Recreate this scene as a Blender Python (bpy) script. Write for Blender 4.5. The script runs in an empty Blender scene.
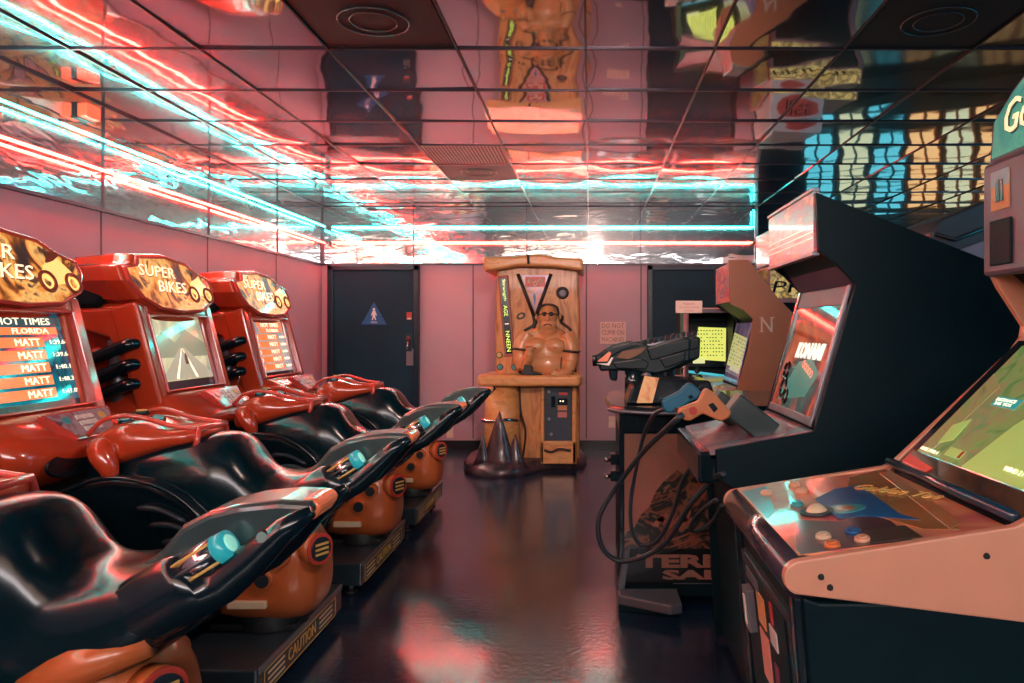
import bpy, bmesh, math, random
from mathutils import Vector, Matrix
random.seed(7)
PI = math.pi
S = bpy.context.scene
COL = S.collection

# ------------------------------------------------------------------ camera
F = 742.0; VX = 590.0; VY = 330.0; CH = 1.29
cd = bpy.data.cameras.new('camera'); cam = bpy.data.objects.new('camera', cd); COL.objects.link(cam)
cam.location = (0, 0, CH); cam.rotation_euler = (PI/2, 0, 0)
cd.sensor_width = 36; cd.lens = F/1024*36
cd.shift_x = -(VX-512)/1024; cd.shift_y = -(341.5-VY)/1024
cd.clip_start = 0.05
S.camera = cam
S.view_settings.view_transform = 'Standard'; S.view_settings.look = 'None'
S.view_settings.gamma = 1; S.view_settings.use_curve_mapping = False
S.view_settings.exposure = 0.15

# ------------------------------------------------------------------ world and lights
w = bpy.data.worlds.new('world'); S.world = w; w.use_nodes = True
w.node_tree.nodes['Background'].inputs[0].default_value = (0.03, 0.12, 0.16, 1)
w.node_tree.nodes['Background'].inputs[1].default_value = 1.0
def area(name, loc, size, rot, color, energy):
    l = bpy.data.lights.new(name, 'AREA'); l.shape = 'RECTANGLE'; l.size, l.size_y = size
    l.color = color; l.energy = energy
    o = bpy.data.objects.new(name, l); COL.objects.link(o); o.location = loc; o.rotation_euler = rot
    return o
# added fill lights out of view, brightening the room from front and sides
area('front_fill', (0.6, -3.85, 2.44), (5.5, .3), (math.radians(80), 0, 0), (0.95, 0.86, 0.86), 120)  # added main fill from behind the camera
area('right_fill', (5.6, 2.0, 2.2), (1.2, 4.0), (0, math.radians(75), 0), (0.10, 0.70, 1.0), 80)  # added cyan fill that cools the shadows
area('left_fill', (-1.0, -1.6, 2.3), (2.4, 1.0), (math.radians(50), 0, math.radians(10)), (1.0, 0.62, 0.45), 25)  # added warm fill, unseen behind the camera
def spot(name, loc, aim, color, energy, ang, r=.12):
    l = bpy.data.lights.new(name, 'SPOT'); l.color = color; l.energy = energy; l.spot_size = math.radians(ang); l.spot_blend = .9; l.shadow_soft_size = r
    o = bpy.data.objects.new(name, l); COL.objects.link(o); o.location = loc
    o.rotation_euler = (Vector(aim)-Vector(loc)).to_track_quat('-Z', 'Y').to_euler()
spot('back_fill_spot', (0.1, 2.0, 2.45), (-0.4, 7.2, 1.0), (1.0, 0.66, 0.55), 260, 62)  # added spot without a fixture, lifts the strongman and back wall
spot('bikes_fill_spot', (0.6, 1.6, 2.45), (-2.0, 3.6, 0.9), (1.0, 0.66, 0.56), 80, 80)  # added spot without a fixture, brightens the bike row

# ------------------------------------------------------------------ materials
MATS = {}
def mat(name, col, rough=0.5, metal=0.0, emit=None, es=0.0, var=0.12, scale=6.0, bump=0.0, bscale=40.0, coat=0.0, alpha=None, spec=0.5, rvar=0.0):
    if name in MATS: return MATS[name]
    m = bpy.data.materials.new(name); m.use_nodes = True; MATS[name] = m
    nt = m.node_tree; b = nt.nodes['Principled BSDF']
    tc = nt.nodes.new('ShaderNodeTexCoord')
    nz = nt.nodes.new('ShaderNodeTexNoise'); nz.inputs['Scale'].default_value = scale; nz.inputs['Detail'].default_value = 4
    nt.links.new(tc.outputs['Object'], nz.inputs['Vector'])
    mp = nt.nodes.new('ShaderNodeMapRange')
    mp.inputs[1].default_value = 0.3; mp.inputs[2].default_value = 0.7
    mp.inputs[3].default_value = 1-var; mp.inputs[4].default_value = 1+var
    nt.links.new(nz.outputs['Fac'], mp.inputs[0])
    mx = nt.nodes.new('ShaderNodeVectorMath'); mx.operation = 'SCALE'
    mx.inputs[0].default_value = col[:3]
    nt.links.new(mp.outputs[0], mx.inputs['Scale'])
    nt.links.new(mx.outputs[0], b.inputs['Base Color'])
    b.inputs['Roughness'].default_value = rough; b.inputs['Metallic'].default_value = metal
    b.inputs['Coat Weight'].default_value = coat; b.inputs['Coat Roughness'].default_value = 0.08
    b.inputs['Specular IOR Level'].default_value = spec
    if rvar:
        mr = nt.nodes.new('ShaderNodeMapRange'); mr.inputs[1].default_value = .3; mr.inputs[2].default_value = .7
        mr.inputs[3].default_value = max(0.02, rough-rvar); mr.inputs[4].default_value = rough+rvar
        nt.links.new(nz.outputs['Fac'], mr.inputs[0]); nt.links.new(mr.outputs[0], b.inputs['Roughness'])
    if emit:
        b.inputs['Emission Color'].default_value = (*emit, 1); b.inputs['Emission Strength'].default_value = es
    if bump:
        n2 = nt.nodes.new('ShaderNodeTexNoise'); n2.inputs['Scale'].default_value = bscale; n2.inputs['Detail'].default_value = 5
        nt.links.new(tc.outputs['Object'], n2.inputs['Vector'])
        bp = nt.nodes.new('ShaderNodeBump'); bp.inputs['Strength'].default_value = bump; bp.inputs['Distance'].default_value = 0.01
        nt.links.new(n2.outputs['Fac'], bp.inputs['Height']); nt.links.new(bp.outputs[0], b.inputs['Normal'])
    return m

def art(name, cols, scale=5, rough=0.3, es=0.0, distort=1.5, stretch=(1, 1, 1), detail=4, off=(0, 0, 0), contrast=(0.3, 0.7), const=False, coat=0.6):
    """a generic printed or glowing picture: warped noise through a colour ramp"""
    if name in MATS: return MATS[name]
    m = bpy.data.materials.new(name); m.use_nodes = True; MATS[name] = m
    nt = m.node_tree; b = nt.nodes['Principled BSDF']
    tc = nt.nodes.new('ShaderNodeTexCoord'); mp = nt.nodes.new('ShaderNodeMapping')
    mp.inputs['Scale'].default_value = stretch; mp.inputs['Location'].default_value = off
    nt.links.new(tc.outputs['Object'], mp.inputs[0])
    nz = nt.nodes.new('ShaderNodeTexNoise'); nz.inputs['Scale'].default_value = scale
    nz.inputs['Detail'].default_value = detail; nz.inputs['Distortion'].default_value = distort
    nt.links.new(mp.outputs[0], nz.inputs['Vector'])
    cr = nt.nodes.new('ShaderNodeValToRGB'); nt.links.new(nz.outputs['Fac'], cr.inputs[0])
    if const: cr.color_ramp.interpolation = 'CONSTANT'
    a, z = contrast; n = len(cols)
    e = cr.color_ramp.elements
    e[0].position = a; e[0].color = (*cols[0], 1); e[1].position = z; e[1].color = (*cols[-1], 1)
    for i in range(1, n-1):
        k = e.new(a+(z-a)*i/(n-1)); k.color = (*cols[i], 1)
    nt.links.new(cr.outputs[0], b.inputs['Base Color'])
    b.inputs['Roughness'].default_value = rough; b.inputs['Coat Weight'].default_value = coat; b.inputs['Coat Roughness'].default_value = .05
    if es:
        nt.links.new(cr.outputs[0], b.inputs['Emission Color']); b.inputs['Emission Strength'].default_value = es
    return m

def glow(name, col, s=1.0): return mat(name, tuple(min(1, c) for c in col), 0.3, emit=col, es=s, coat=.5)

RED = mat('glossy_red_orange_plastic', (0.52, 0.055, 0.018), 0.22, coat=0.9, var=.06)
REDB = mat('bright_red_trim', (0.62, 0.07, 0.05), 0.2, coat=1.0, var=.05)
ORG = mat('orange_engine_plastic', (0.55, 0.13, 0.035), 0.35, coat=.4, var=.1)
BLK = mat('black_vinyl', (0.001, 0.012, 0.018), 0.2, var=.2, coat=.12, spec=.35)
BLKG = mat('black_gloss_fairing', (0.003, 0.012, 0.018), 0.2, coat=.35, var=.1, spec=.4)
FIN = mat('grey_green_tail_fin', (0.030, 0.055, 0.058), 0.3, coat=.5)
BLKM = mat('black_laminate', (0.0006, 0.012, 0.017), 0.5, var=.15, bump=.05, bscale=180, spec=.18)
DARK = mat('dark_metal', (0.03, 0.045, 0.06), 0.35, metal=.4)
STEEL = mat('grey_steel', (0.22, 0.22, 0.25), 0.4, metal=.7)
CHROME = mat('chrome', (0.75, 0.7, 0.68), 0.12, metal=1.0)
RUB = mat('black_rubber', (0.012, 0.015, 0.018), 0.5)
WHITE = mat('white_print', (0.75, 0.70, 0.65), 0.4)
CREAM = mat('cream_print', (0.75, 0.6, 0.4), 0.4)
YEL = mat('yellow_print', (0.7, 0.45, 0.12), 0.4)
TEAL = mat('teal_print', (0.04, 0.35, 0.38), 0.3, coat=.5)
BLUE = mat('blue_print', (0.01, 0.10, 0.28), 0.35)
REDP = mat('red_print', (0.55, 0.05, 0.04), 0.35)
GLASS = mat('tinted_screen_glass', (0.01, 0.015, 0.02), 0.04, coat=1.0, spec=.8)
PEACH = mat('peach_cream_laminate', (0.72, 0.33, 0.21), 0.4, var=.05, coat=.2, bump=.03, bscale=300)

# ------------------------------------------------------------------ mesh builder
class MB:
    def __init__(s): s.v = []; s.f = []; s.m = []; s.s = []; s.mats = []
    def mi(s, m):
        if m not in s.mats: s.mats.append(m)
        return s.mats.index(m)
    def add(s, vs, fs, m, smooth=False):
        o = len(s.v); s.v += [Vector(v) for v in vs]; k = s.mi(m)
        for f in fs: s.f.append([i+o for i in f]); s.m.append(k); s.s.append(smooth)
        return s
    def box(s, x0, x1, y0, y1, z0, z1, m, M=None):
        vs = [Vector((x, y, z)) for z in (z0, z1) for y in (y0, y1) for x in (x0, x1)]
        if M: vs = [M @ v for v in vs]
        return s.add(vs, [(0, 2, 3, 1), (4, 5, 7, 6), (0, 1, 5, 4), (2, 6, 7, 3), (0, 4, 6, 2), (1, 3, 7, 5)], m)
    def prism(s, poly, ax, a, b, m, smooth=False):
        def P(p, t): return {'x': (t, p[0], p[1]), 'y': (p[0], t, p[1]), 'z': (p[0], p[1], t)}[ax]
        n = len(poly); vs = [P(p, a) for p in poly]+[P(p, b) for p in poly]
        k = len(s.f)
        s.add(vs, [list(range(n)), list(range(n, 2*n))[::-1]], m)
        return s.add(vs, [(i, (i+1) % n, n+(i+1) % n, n+i) for i in range(n)], m, smooth) if smooth else s._side(vs, n, m)
    def _side(s, vs, n, m):
        o = len(s.v)-2*n; k = s.mi(m)
        for i in range(n): s.f.append([o+i, o+(i+1) % n, o+n+(i+1) % n, o+n+i]); s.m.append(k); s.s.append(False)
        return s
    def loft(s, rings, m, cap=True, smooth=True, closed=False):
        n = len(rings[0]); vs = [v for r in rings for v in r]; fs = []
        R = len(rings)
        for i in range(R if closed else R-1):
            for j in range(n):
                fs.append((i*n+j, i*n+(j+1) % n, ((i+1) % R)*n+(j+1) % n, ((i+1) % R)*n+j))
        if cap and not closed: fs += [list(range(n))[::-1], [(R-1)*n+j for j in range(n)]]
        return s.add(vs, fs, m, smooth)
    def tube(s, pts, r, m, n=10, cap=True, closed=False):
        pts = [Vector(p) for p in pts]; N = len(pts); rings = []
        rr = r if isinstance(r, (list, tuple)) else [r]*N
        up = None
        for i, p in enumerate(pts):
            if closed: t = pts[(i+1) % N]-pts[i-1]
            else: t = pts[min(i+1, N-1)]-pts[max(i-1, 0)]
            t.normalize()
            if up is None: up = t.orthogonal().normalized()
            up = (up-t*up.dot(t)).normalized(); sd = t.cross(up)
            rings.append([p+(up*math.cos(2*PI*k/n)+sd*math.sin(2*PI*k/n))*rr[i] for k in range(n)])
        return s.loft(rings, m, cap, True, closed)
    def ell(s, c, r, m, n=16, M=None):
        c = Vector(c); r = (r, r, r) if not hasattr(r, '__len__') else r; rings = []
        h = n//2
        vs = []; fs = []
        for i in range(1, h):
            a = PI*i/h
            for j in range(n):
                b = 2*PI*j/n; vs.append(Vector((r[0]*math.sin(a)*math.cos(b), r[1]*math.sin(a)*math.sin(b), r[2]*math.cos(a))))
        t = len(vs); vs += [Vector((0, 0, r[2])), Vector((0, 0, -r[2]))]
        for i in range(h-2):
            for j in range(n): fs.append((i*n+j, i*n+(j+1) % n, (i+1)*n+(j+1) % n, (i+1)*n+j))
        for j in range(n): fs.append((t, (j+1) % n, j)); fs.append((t+1, (h-2)*n+j, (h-2)*n+(j+1) % n))
        if M: vs = [M @ v for v in vs]
        return s.add([v+c for v in vs], fs, m, True)
    def disc(s, c, nrm, r, h, m, n=20, taper=1.0):
        nrm = Vector(nrm).normalized(); u = nrm.orthogonal().normalized(); q = nrm.cross(u); c = Vector(c)
        rings = [[c+nrm*t+(u*math.cos(2*PI*k/n)+q*math.sin(2*PI*k/n))*rad for k in range(n)] for t, rad in ((0, r), (h, r*taper))]
        o = len(s.f); s.loft(rings, m, True, True)
        s.s[-1] = s.s[-2] = False
        return s
    def build(s, name, parent=None, org=None, bevel=0, seg=2, subsurf=0, angle=35):
        me = bpy.data.meshes.new(name)
        o3 = Vector(org) if org else (Vector(parent['_org']) if parent and '_org' in parent else Vector((0, 0, 0)))
        me.from_pydata([tuple(v-o3) for v in s.v], [], s.f)
        for m in s.mats: me.materials.append(m)
        for p, k, sm in zip(me.polygons, s.m, s.s): p.material_index = k; p.use_smooth = sm
        bm = bmesh.new(); bm.from_mesh(me); bmesh.ops.recalc_face_normals(bm, faces=bm.faces); bm.to_mesh(me); bm.free()
        o = bpy.data.objects.new(name, me); COL.objects.link(o)
        if parent:
            o.parent = parent
            if '_org' in parent: o['_org'] = tuple(parent['_org'])
        elif org: o.location = org
        if bevel:
            b = o.modifiers.new('bevel', 'BEVEL'); b.width = bevel; b.segments = seg; b.limit_method = 'ANGLE'; b.angle_limit = math.radians(angle)
            b.use_clamp_overlap = True
        if subsurf:
            q = o.modifiers.new('sub', 'SUBSURF'); q.levels = q.render_levels = subsurf
        return o

def thing(name, label, cat, org, group=None):
    o = bpy.data.objects.new(name, None); COL.objects.link(o); o.location = org; o.empty_display_size = .1
    o['label'] = label; o['category'] = cat; o['_org'] = tuple(org)
    if group: o['group'] = group
    return o
def tag(o, label, cat, group=None, kind=None):
    o['label'] = label; o['category'] = cat
    if group: o['group'] = group
    if kind: o['kind'] = kind
    return o
def struct(o): o['kind'] = 'structure'; return o
def sub(mb, name, part, **k):
    """a sub-part: child of a part whose mesh shares the thing's origin"""
    return mb.build(name, None, **k)

def at(px, py, Y): return Vector(((px-VX)*Y/F, Y, CH-(py-VY)*Y/F))
def smooth_path(pts, n=8):
    pts = [Vector(p) for p in pts]; P = [pts[0]]+pts+[pts[-1]]; out = []
    for i in range(1, len(P)-2):
        for k in range(n):
            t = k/n; a, b, c, d = P[i-1], P[i], P[i+1], P[i+2]
            out.append(.5*((2*b)+(-a+c)*t+(2*a-5*b+4*c-d)*t*t+(-a+3*b-3*c+d)*t**3))
    return out+[pts[-1]]
def sring(c, hx, hy, plane='xy', n=24, e=3.5):
    """superellipse ring"""
    out = []
    for k in range(n):
        a = 2*PI*k/n; x = math.copysign(abs(math.cos(a))**(2/e), math.cos(a))*hx; y = math.copysign(abs(math.sin(a))**(2/e), math.sin(a))*hy
        out.append(Vector(c)+(Vector((x, y, 0)) if plane == 'xy' else Vector((0, x, y))))
    return out

# flat artwork on a panel ------------------------------------------------
class Panel:
    def __init__(s, o, u, v): s.o = Vector(o); s.u = Vector(u).normalized(); s.v = Vector(v).normalized(); s.n = s.u.cross(s.v)
    def P(s, a, b, h=0): return s.o+s.u*a+s.v*b+s.n*h
    def poly(s, mb, pts, m, h0=0.0, h1=.002):
        n = len(pts); vs = [s.P(a, b, h0) for a, b in pts]+[s.P(a, b, h1) for a, b in pts]
        mb.add(vs, [list(range(n)), list(range(n, 2*n))]+[(i, (i+1) % n, n+(i+1) % n, n+i) for i in range(n)], m)
    def rect(s, mb, a0, b0, a1, b1, m, h0=0., h1=.002): s.poly(mb, [(a0, b0), (a1, b0), (a1, b1), (a0, b1)], m, h0, h1)
    def ellipse(s, mb, a, b, ra, rb, m, h0=0., h1=.002, n=24, rot=0):
        pts = []
        for k in range(n):
            x, y = ra*math.cos(2*PI*k/n), rb*math.sin(2*PI*k/n)
            pts.append((a+x*math.cos(rot)-y*math.sin(rot), b+x*math.sin(rot)+y*math.cos(rot)))
        s.poly(mb, pts, m, h0, h1)
    def ring(s, mb, a, b, r, w_, m, h=.003, n=24):
        pts = [s.P(a+r*math.cos(2*PI*k/n), b+r*math.sin(2*PI*k/n), h*.5) for k in range(n)]
        mb.tube(pts, w_, m, 6, closed=True)
    def text(s, mb, txt, a0, b0, wd, ht, m, h0=.001, h1=.003, shear=0.0, align='L', bold=0.0):
        c = bpy.data.curves.new('t', 'FONT'); c.body = txt; c.size = 1; c.offset = bold; c.resolution_u = 2; c.shear = shear
        o = bpy.data.objects.new('t', c); COL.objects.link(o)
        dg = bpy.context.evaluated_depsgraph_get(); me = bpy.data.meshes.new_from_object(o.evaluated_get(dg))
        if me.vertices:
            xs = [v.co.x for v in me.vertices]; ys = [v.co.y for v in me.vertices]
            x0, x1, y0, y1 = min(xs), max(xs), min(ys), max(ys)
            sy = ht/(y1-y0); sx = wd/(x1-x0) if wd else sy
            if align == 'C': a0 -= (x1-x0)*sx/2
            base = [(a0+(v.co.x-x0)*sx, b0+(v.co.y-y0)*sy) for v in me.vertices]
            N = len(base)
            # front faces only plus side walls from boundary edges
            cnt = {}
            for p in me.polygons:
                vs = list(p.vertices)
                for i in range(len(vs)): e = tuple(sorted((vs[i], vs[(i+1) % len(vs)]))); cnt[e] = cnt.get(e, 0)+1
            fs = [list(p.vertices) for p in me.polygons]+[[i+N for i in p.vertices] for p in me.polygons]
            fs += [[e[0], e[1], e[1]+N, e[0]+N] for e, k in cnt.items() if k == 1]
            mb.add([s.P(a, b, h0) for a, b in base]+[s.P(a, b, h1) for a, b in base], fs, m)
        bpy.data.objects.remove(o); bpy.data.curves.remove(c); bpy.data.meshes.remove(me)

# ================================================================== THE SETTING
XL = -2.89; YB = 8.0; ZC = CH+1.326; XR = 1.80; YF = -4.0; YFAR = 12.0; XRR = 7.6; ZB = 2.0
# --- floor
m = bpy.data.materials.new('dark_glossy_vinyl_floor'); m.use_nodes = True; nt = m.node_tree; b = nt.nodes['Principled BSDF']
tc = nt.nodes.new('ShaderNodeTexCoord')
n1 = nt.nodes.new('ShaderNodeTexNoise'); n1.inputs['Scale'].default_value = 2.2; n1.inputs['Detail'].default_value = 8
n2 = nt.nodes.new('ShaderNodeTexVoronoi'); n2.inputs['Scale'].default_value = 26
n3 = nt.nodes.new('ShaderNodeTexNoise'); n3.inputs['Scale'].default_value = 38; n3.inputs['Detail'].default_value = 3
for q in (n1, n2, n3): nt.links.new(tc.outputs['Object'], q.inputs['Vector'])
cr = nt.nodes.new('ShaderNodeValToRGB'); e = cr.color_ramp.elements
e[0].position = .35; e[0].color = (.008, .020, .045, 1); e[1].position = .75; e[1].color = (.020, .042, .080, 1)
nt.links.new(n1.outputs['Fac'], cr.inputs[0])
sp = nt.nodes.new('ShaderNodeValToRGB'); e = sp.color_ramp.elements
e[0].position = .02; e[0].color = (1, 1, 1, 1); e[1].position = .075; e[1].color = (0, 0, 0, 1)
nt.links.new(n2.outputs['Distance'], sp.inputs[0])
mx = nt.nodes.new('ShaderNodeMix'); mx.data_type = 'RGBA'; mx.inputs[7].default_value = (.10, .11, .13, 1)
nt.links.new(sp.outputs[0], mx.inputs[0]); nt.links.new(cr.outputs[0], mx.inputs[6]); nt.links.new(mx.outputs[2], b.inputs['Base Color'])
mr = nt.nodes.new('ShaderNodeMapRange'); mr.inputs[1].default_value = .3; mr.inputs[2].default_value = .7; mr.inputs[3].default_value = .14; mr.inputs[4].default_value = .26
nt.links.new(n1.outputs['Fac'], mr.inputs[0]); nt.links.new(mr.outputs[0], b.inputs['Roughness'])
bp = nt.nodes.new('ShaderNodeBump'); bp.inputs['Strength'].default_value = .17; bp.inputs['Distance'].default_value = .01
nt.links.new(n3.outputs['Fac'], bp.inputs['Height']); nt.links.new(bp.outputs[0], b.inputs['Normal'])
b.inputs['Specular IOR Level'].default_value = .5; b.inputs['Coat Weight'].default_value = .3; b.inputs['Coat Roughness'].default_value = .12
FLOOR = m
q = MB(); q.box(XL-.1, XRR+.1, YF-.1, YFAR+.1, -.1, 0, FLOOR); struct(q.build('floor'))

# --- walls
WALL = mat('mauve_grey_painted_panel', (0.46, 0.30, 0.37), 0.5, var=.07, scale=1.3, bump=.08, bscale=90)
SEAM = mat('dark_panel_seam', (0.10, 0.06, 0.08), 0.6)
DKWALL = mat('dark_blue_wall', (0.02, 0.05, 0.08), 0.6, var=.1)
MIR = bpy.data.materials.new('wavy_mirror'); MIR.use_nodes = True; nt = MIR.node_tree; b = nt.nodes['Principled BSDF']
b.inputs['Metallic'].default_value = 1; b.inputs['Roughness'].default_value = .03; b.inputs['Base Color'].default_value = (.80, .84, .86, 1)
tc = nt.nodes.new('ShaderNodeTexCoord'); mpn = nt.nodes.new('ShaderNodeMapping'); mpn.inputs['Scale'].default_value = (1.0, 1.0, 3.6)
nz = nt.nodes.new('ShaderNodeTexNoise'); nz.inputs['Scale'].default_value = 2.0; nz.inputs['Detail'].default_value = 2; nz.inputs['Distortion'].default_value = .8
nt.links.new(tc.outputs['Object'], mpn.inputs[0]); nt.links.new(mpn.outputs[0], nz.inputs['Vector'])
bp = nt.nodes.new('ShaderNodeBump'); bp.inputs['Strength'].default_value = .5; bp.inputs['Distance'].default_value = .0055
nt.links.new(nz.outputs['Fac'], bp.inputs['Height']); nt.links.new(bp.outputs[0], b.inputs['Normal'])
def haze(nt, b, fac, rough):
    g = nt.nodes.new('ShaderNodeBsdfPrincipled'); g.inputs['Metallic'].default_value = 1; g.inputs['Roughness'].default_value = rough
    g.inputs['Base Color'].default_value = b.inputs['Base Color'].default_value
    m_ = nt.nodes.new('ShaderNodeMixShader'); m_.inputs[0].default_value = fac
    nt.links.new(b.outputs[0], m_.inputs[1]); nt.links.new(g.outputs[0], m_.inputs[2]); nt.links.new(m_.outputs[0], nt.nodes['Material Output'].inputs[0])
haze(nt, b, .12, .28)
CM = bpy.data.materials.new('ceiling_mirror_tile'); CM.use_nodes = True; nt = CM.node_tree; b = nt.nodes['Principled BSDF']
b.inputs['Metallic'].default_value = 1; b.inputs['Roughness'].default_value = .045; b.inputs['Base Color'].default_value = (.74, .76, .80, 1)
tc = nt.nodes.new('ShaderNodeTexCoord'); nz = nt.nodes.new('ShaderNodeTexNoise'); nz.inputs['Scale'].default_value = 2.2; nz.inputs['Detail'].default_value = 1.5
nt.links.new(tc.outputs['Object'], nz.inputs['Vector'])
bp = nt.nodes.new('ShaderNodeBump'); bp.inputs['Strength'].default_value = .4; bp.inputs['Distance'].default_value = .014
nt.links.new(nz.outputs['Fac'], bp.inputs['Height']); nt.links.new(bp.outputs[0], b.inputs['Normal'])
haze(nt, b, .12, .25)

q = MB(); q.box(XL-.12, XL, YF, YB+.1, 0, ZB, WALL)
for y in (-1.72, -.5, .72, 1.945, 3.165, 4.385, 5.605, 6.83): q.box(XL-.001, XL+.003, y-.006, y+.006, .12, ZB, SEAM)
struct(q.build('wall_left'))
q = MB(); q.box(XL-.12, XR, YB, YB+.12, 0, ZB, WALL)
for x in (-2.72, -1.26, -.04, .55): q.box(x-.006, x+.006, YB-.003, YB+.001, .12, ZB, SEAM)
struct(q.build('wall_back'))
q = MB(); q.box(XR-.12, XR, YB+.12, YFAR, 0, ZC, DKWALL); struct(q.build('wall_return'))
q = MB(); q.box(XR, XRR, YFAR, YFAR+.12, 0, ZC, DKWALL); struct(q.build('wall_far'))
q = MB(); q.box(XRR, XRR+.12, YF, YFAR, 0, ZC, DKWALL); struct(q.build('wall_right'))
q = MB(); q.box(XL, XRR, YF-.12, YF, 0, ZC, DKWALL); struct(q.build('wall_front'))
# mirrored band above the painted panels
q = MB()
ys = [YF, -1.72, -.5, .72, 1.945, 3.165, 4.385, 5.605, 6.83, YB]
for a, c in zip(ys, ys[1:]):
    t = random.uniform(-.004, .004); q.prism([(XL-.12, ZB), (XL+.012+t, ZB), (XL+.012-t, ZC), (XL-.12, ZC)], 'y', a+.002, c-.002, MIR)
struct(q.build('trim_1'))
q = MB()
xs = [XL+.02, -1.9, -.68, .54, XR]
for a, c in zip(xs, xs[1:]): q.box(a+.002, c-.002, YB-.012, YB+.12, ZB, ZC, MIR)
struct(q.build('trim_2'))
TRIM = mat('thin_dark_channel', (.05, .045, .06), .4, metal=.5)
q = MB(); q.box(XL, XL+.018, YF, YB, ZB-.012, ZB+.008, TRIM); q.box(XL, XR, YB-.018, YB, ZB-.012, ZB+.008, TRIM)
for y in ys[1:-1]: q.box(XL+.01, XL+.02, y-.005, y+.005, ZB, ZC, TRIM)
for x in xs[1:-1]: q.box(x-.005, x+.005, YB-.02, YB-.01, ZB, ZC, TRIM)
q.box(XL, XL+.03, YB-.03, YB, ZB, ZC, TRIM); q.box(XR-.03, XR+.005, YB-.03, YB, .1, ZC, STEEL)
struct(q.build('trim_3'))
BASEB = mat('black_vinyl_baseboard', (.008, .014, .02), .35)
q = MB(); q.box(XL, XR, YB-.012, YB, 0, .10, BASEB); struct(q.build('baseboard_back'))
q = MB(); q.box(XL, XL+.012, YF, YB, 0, .10, BASEB); struct(q.build('baseboard_left'))

# --- ceiling: every mirror tile sags a little
TX0 = -.02; TY0 = 3.51; T = .61
DARKT = art('dark_speaker_tile', [(.008, .014, .02), (.02, .03, .035)], scale=3, rough=.6, coat=0)
PERF = mat('perforated_grille_tile', (.45, .30, .30), .5)
q = MB(); dark_tiles = []
i0 = math.floor((XL-TX0)/T); i1 = math.ceil((XRR-TX0)/T); j0 = math.floor((YF-TY0)/T); j1 = math.ceil((YFAR-TY0)/T)
for i in range(i0, i1):
    for j in range(j0, j1):
        xa, xb = max(TX0+i*T, XL), min(TX0+(i+1)*T, XRR); ya, yb = max(TY0+j*T, YF), min(TY0+(j+1)*T, YFAR)
        if xb-xa < .03 or yb-ya < .03: continue
        if (i, j) in ((-2, -1), (2, -1), (-2, 3), (-2, 4)): dark_tiles.append((i, j, xa, xb, ya, yb)); continue
        n = 8; sag = random.uniform(.0015, .0042); tx = random.uniform(-.006, .006); ty = random.uniform(-.004, .008)
        if xa < -1.2: tx *= 1.6; ty *= 1.6
        vs = []; fs = []
        for a in range(n+1):
            for c in range(n+1):
                u, v = a/n*2-1, c/n*2-1
                vs.append((xa+(xb-xa)*a/n, ya+(yb-ya)*c/n, ZC+.006-sag*(1-u*u)*(1-v*v)*1.5+tx*u*.3+ty*v*.3))
        for a in range(n):
            for c in range(n): k = a*(n+1)+c; fs.append((k, k+1, k+n+2, k+n+1))
        q.add(vs, fs, CM, True)
ceil = q.build('ceiling'); struct(ceil)
# a slab above so the ceiling closes the room
q = MB(); q.box(XL-.1, XRR+.1, YF-.1, YFAR+.1, ZC+.05, ZC+.12, DARKT); struct(q.build('trim_4'))
GRID = mat('dark_ceiling_grid', (.035, .03, .045), .3, metal=.6)
q = MB()
for i in range(i0, i1+1):
    x = TX0+i*T
    if XL < x < XRR: q.box(x-.005, x+.005, YF, YFAR if x > XR else YB, ZC-.001, ZC+.02, GRID)
for j in range(j0, j1+1):
    y = TY0+j*T
    if YF < y < YFAR: q.box(XL if y < YB else XR, XRR, y-.006, y+.006, ZC-.001, ZC+.018, GRID)
q.box(XL, XL+.02, YF, YB, ZC-.006, ZC+.02, GRID); q.box(XL, XR, YB-.02, YB, ZC-.006, ZC+.02, GRID)
struct(q.build('trim_5'))
dl = {(-2, -1): 'large black ceiling speaker tile with a round ring, above the racing bikes', (2, -1): 'black ceiling tile with a faint ring, high over the black shooting cabinet',
      (-2, 3): 'perforated pinkish vent tile in the mirrored ceiling before the back wall', (-2, 4): 'dark ceiling tile with a pale ring between vent tile and back wall'}
for (i, j, xa, xb, ya, yb) in dark_tiles:
    t = thing('ceiling_vent' if j == 3 else 'ceiling_speaker', dl[(i, j)], 'vent' if j == 3 else 'speaker', ((xa+xb)/2, (ya+yb)/2, ZC))
    q = MB(); q.box(xa+.012, xb-.012, ya+.012, yb-.012, ZC+.004, ZC+.03, PERF if j == 3 else DARKT); q.build('tile', t)
    q = MB(); pn = Panel(((xa+xb)/2, (ya+yb)/2, ZC+.004), (1, 0, 0), (0, -1, 0))
    if j == 3:
        for a in range(22):
            x = -.27+a*.0257; pn.rect(q, x, -.27, x+.008, .27, SEAM, -.001, .001)
        q.build('grille', t)
    else:
        pn.ring(q, 0, 0, .15, .004, DARK, h=.0); pn.ring(q, 0, 0, .10, .003, DARK, h=0); q.build('speaker_ring', t)

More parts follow.
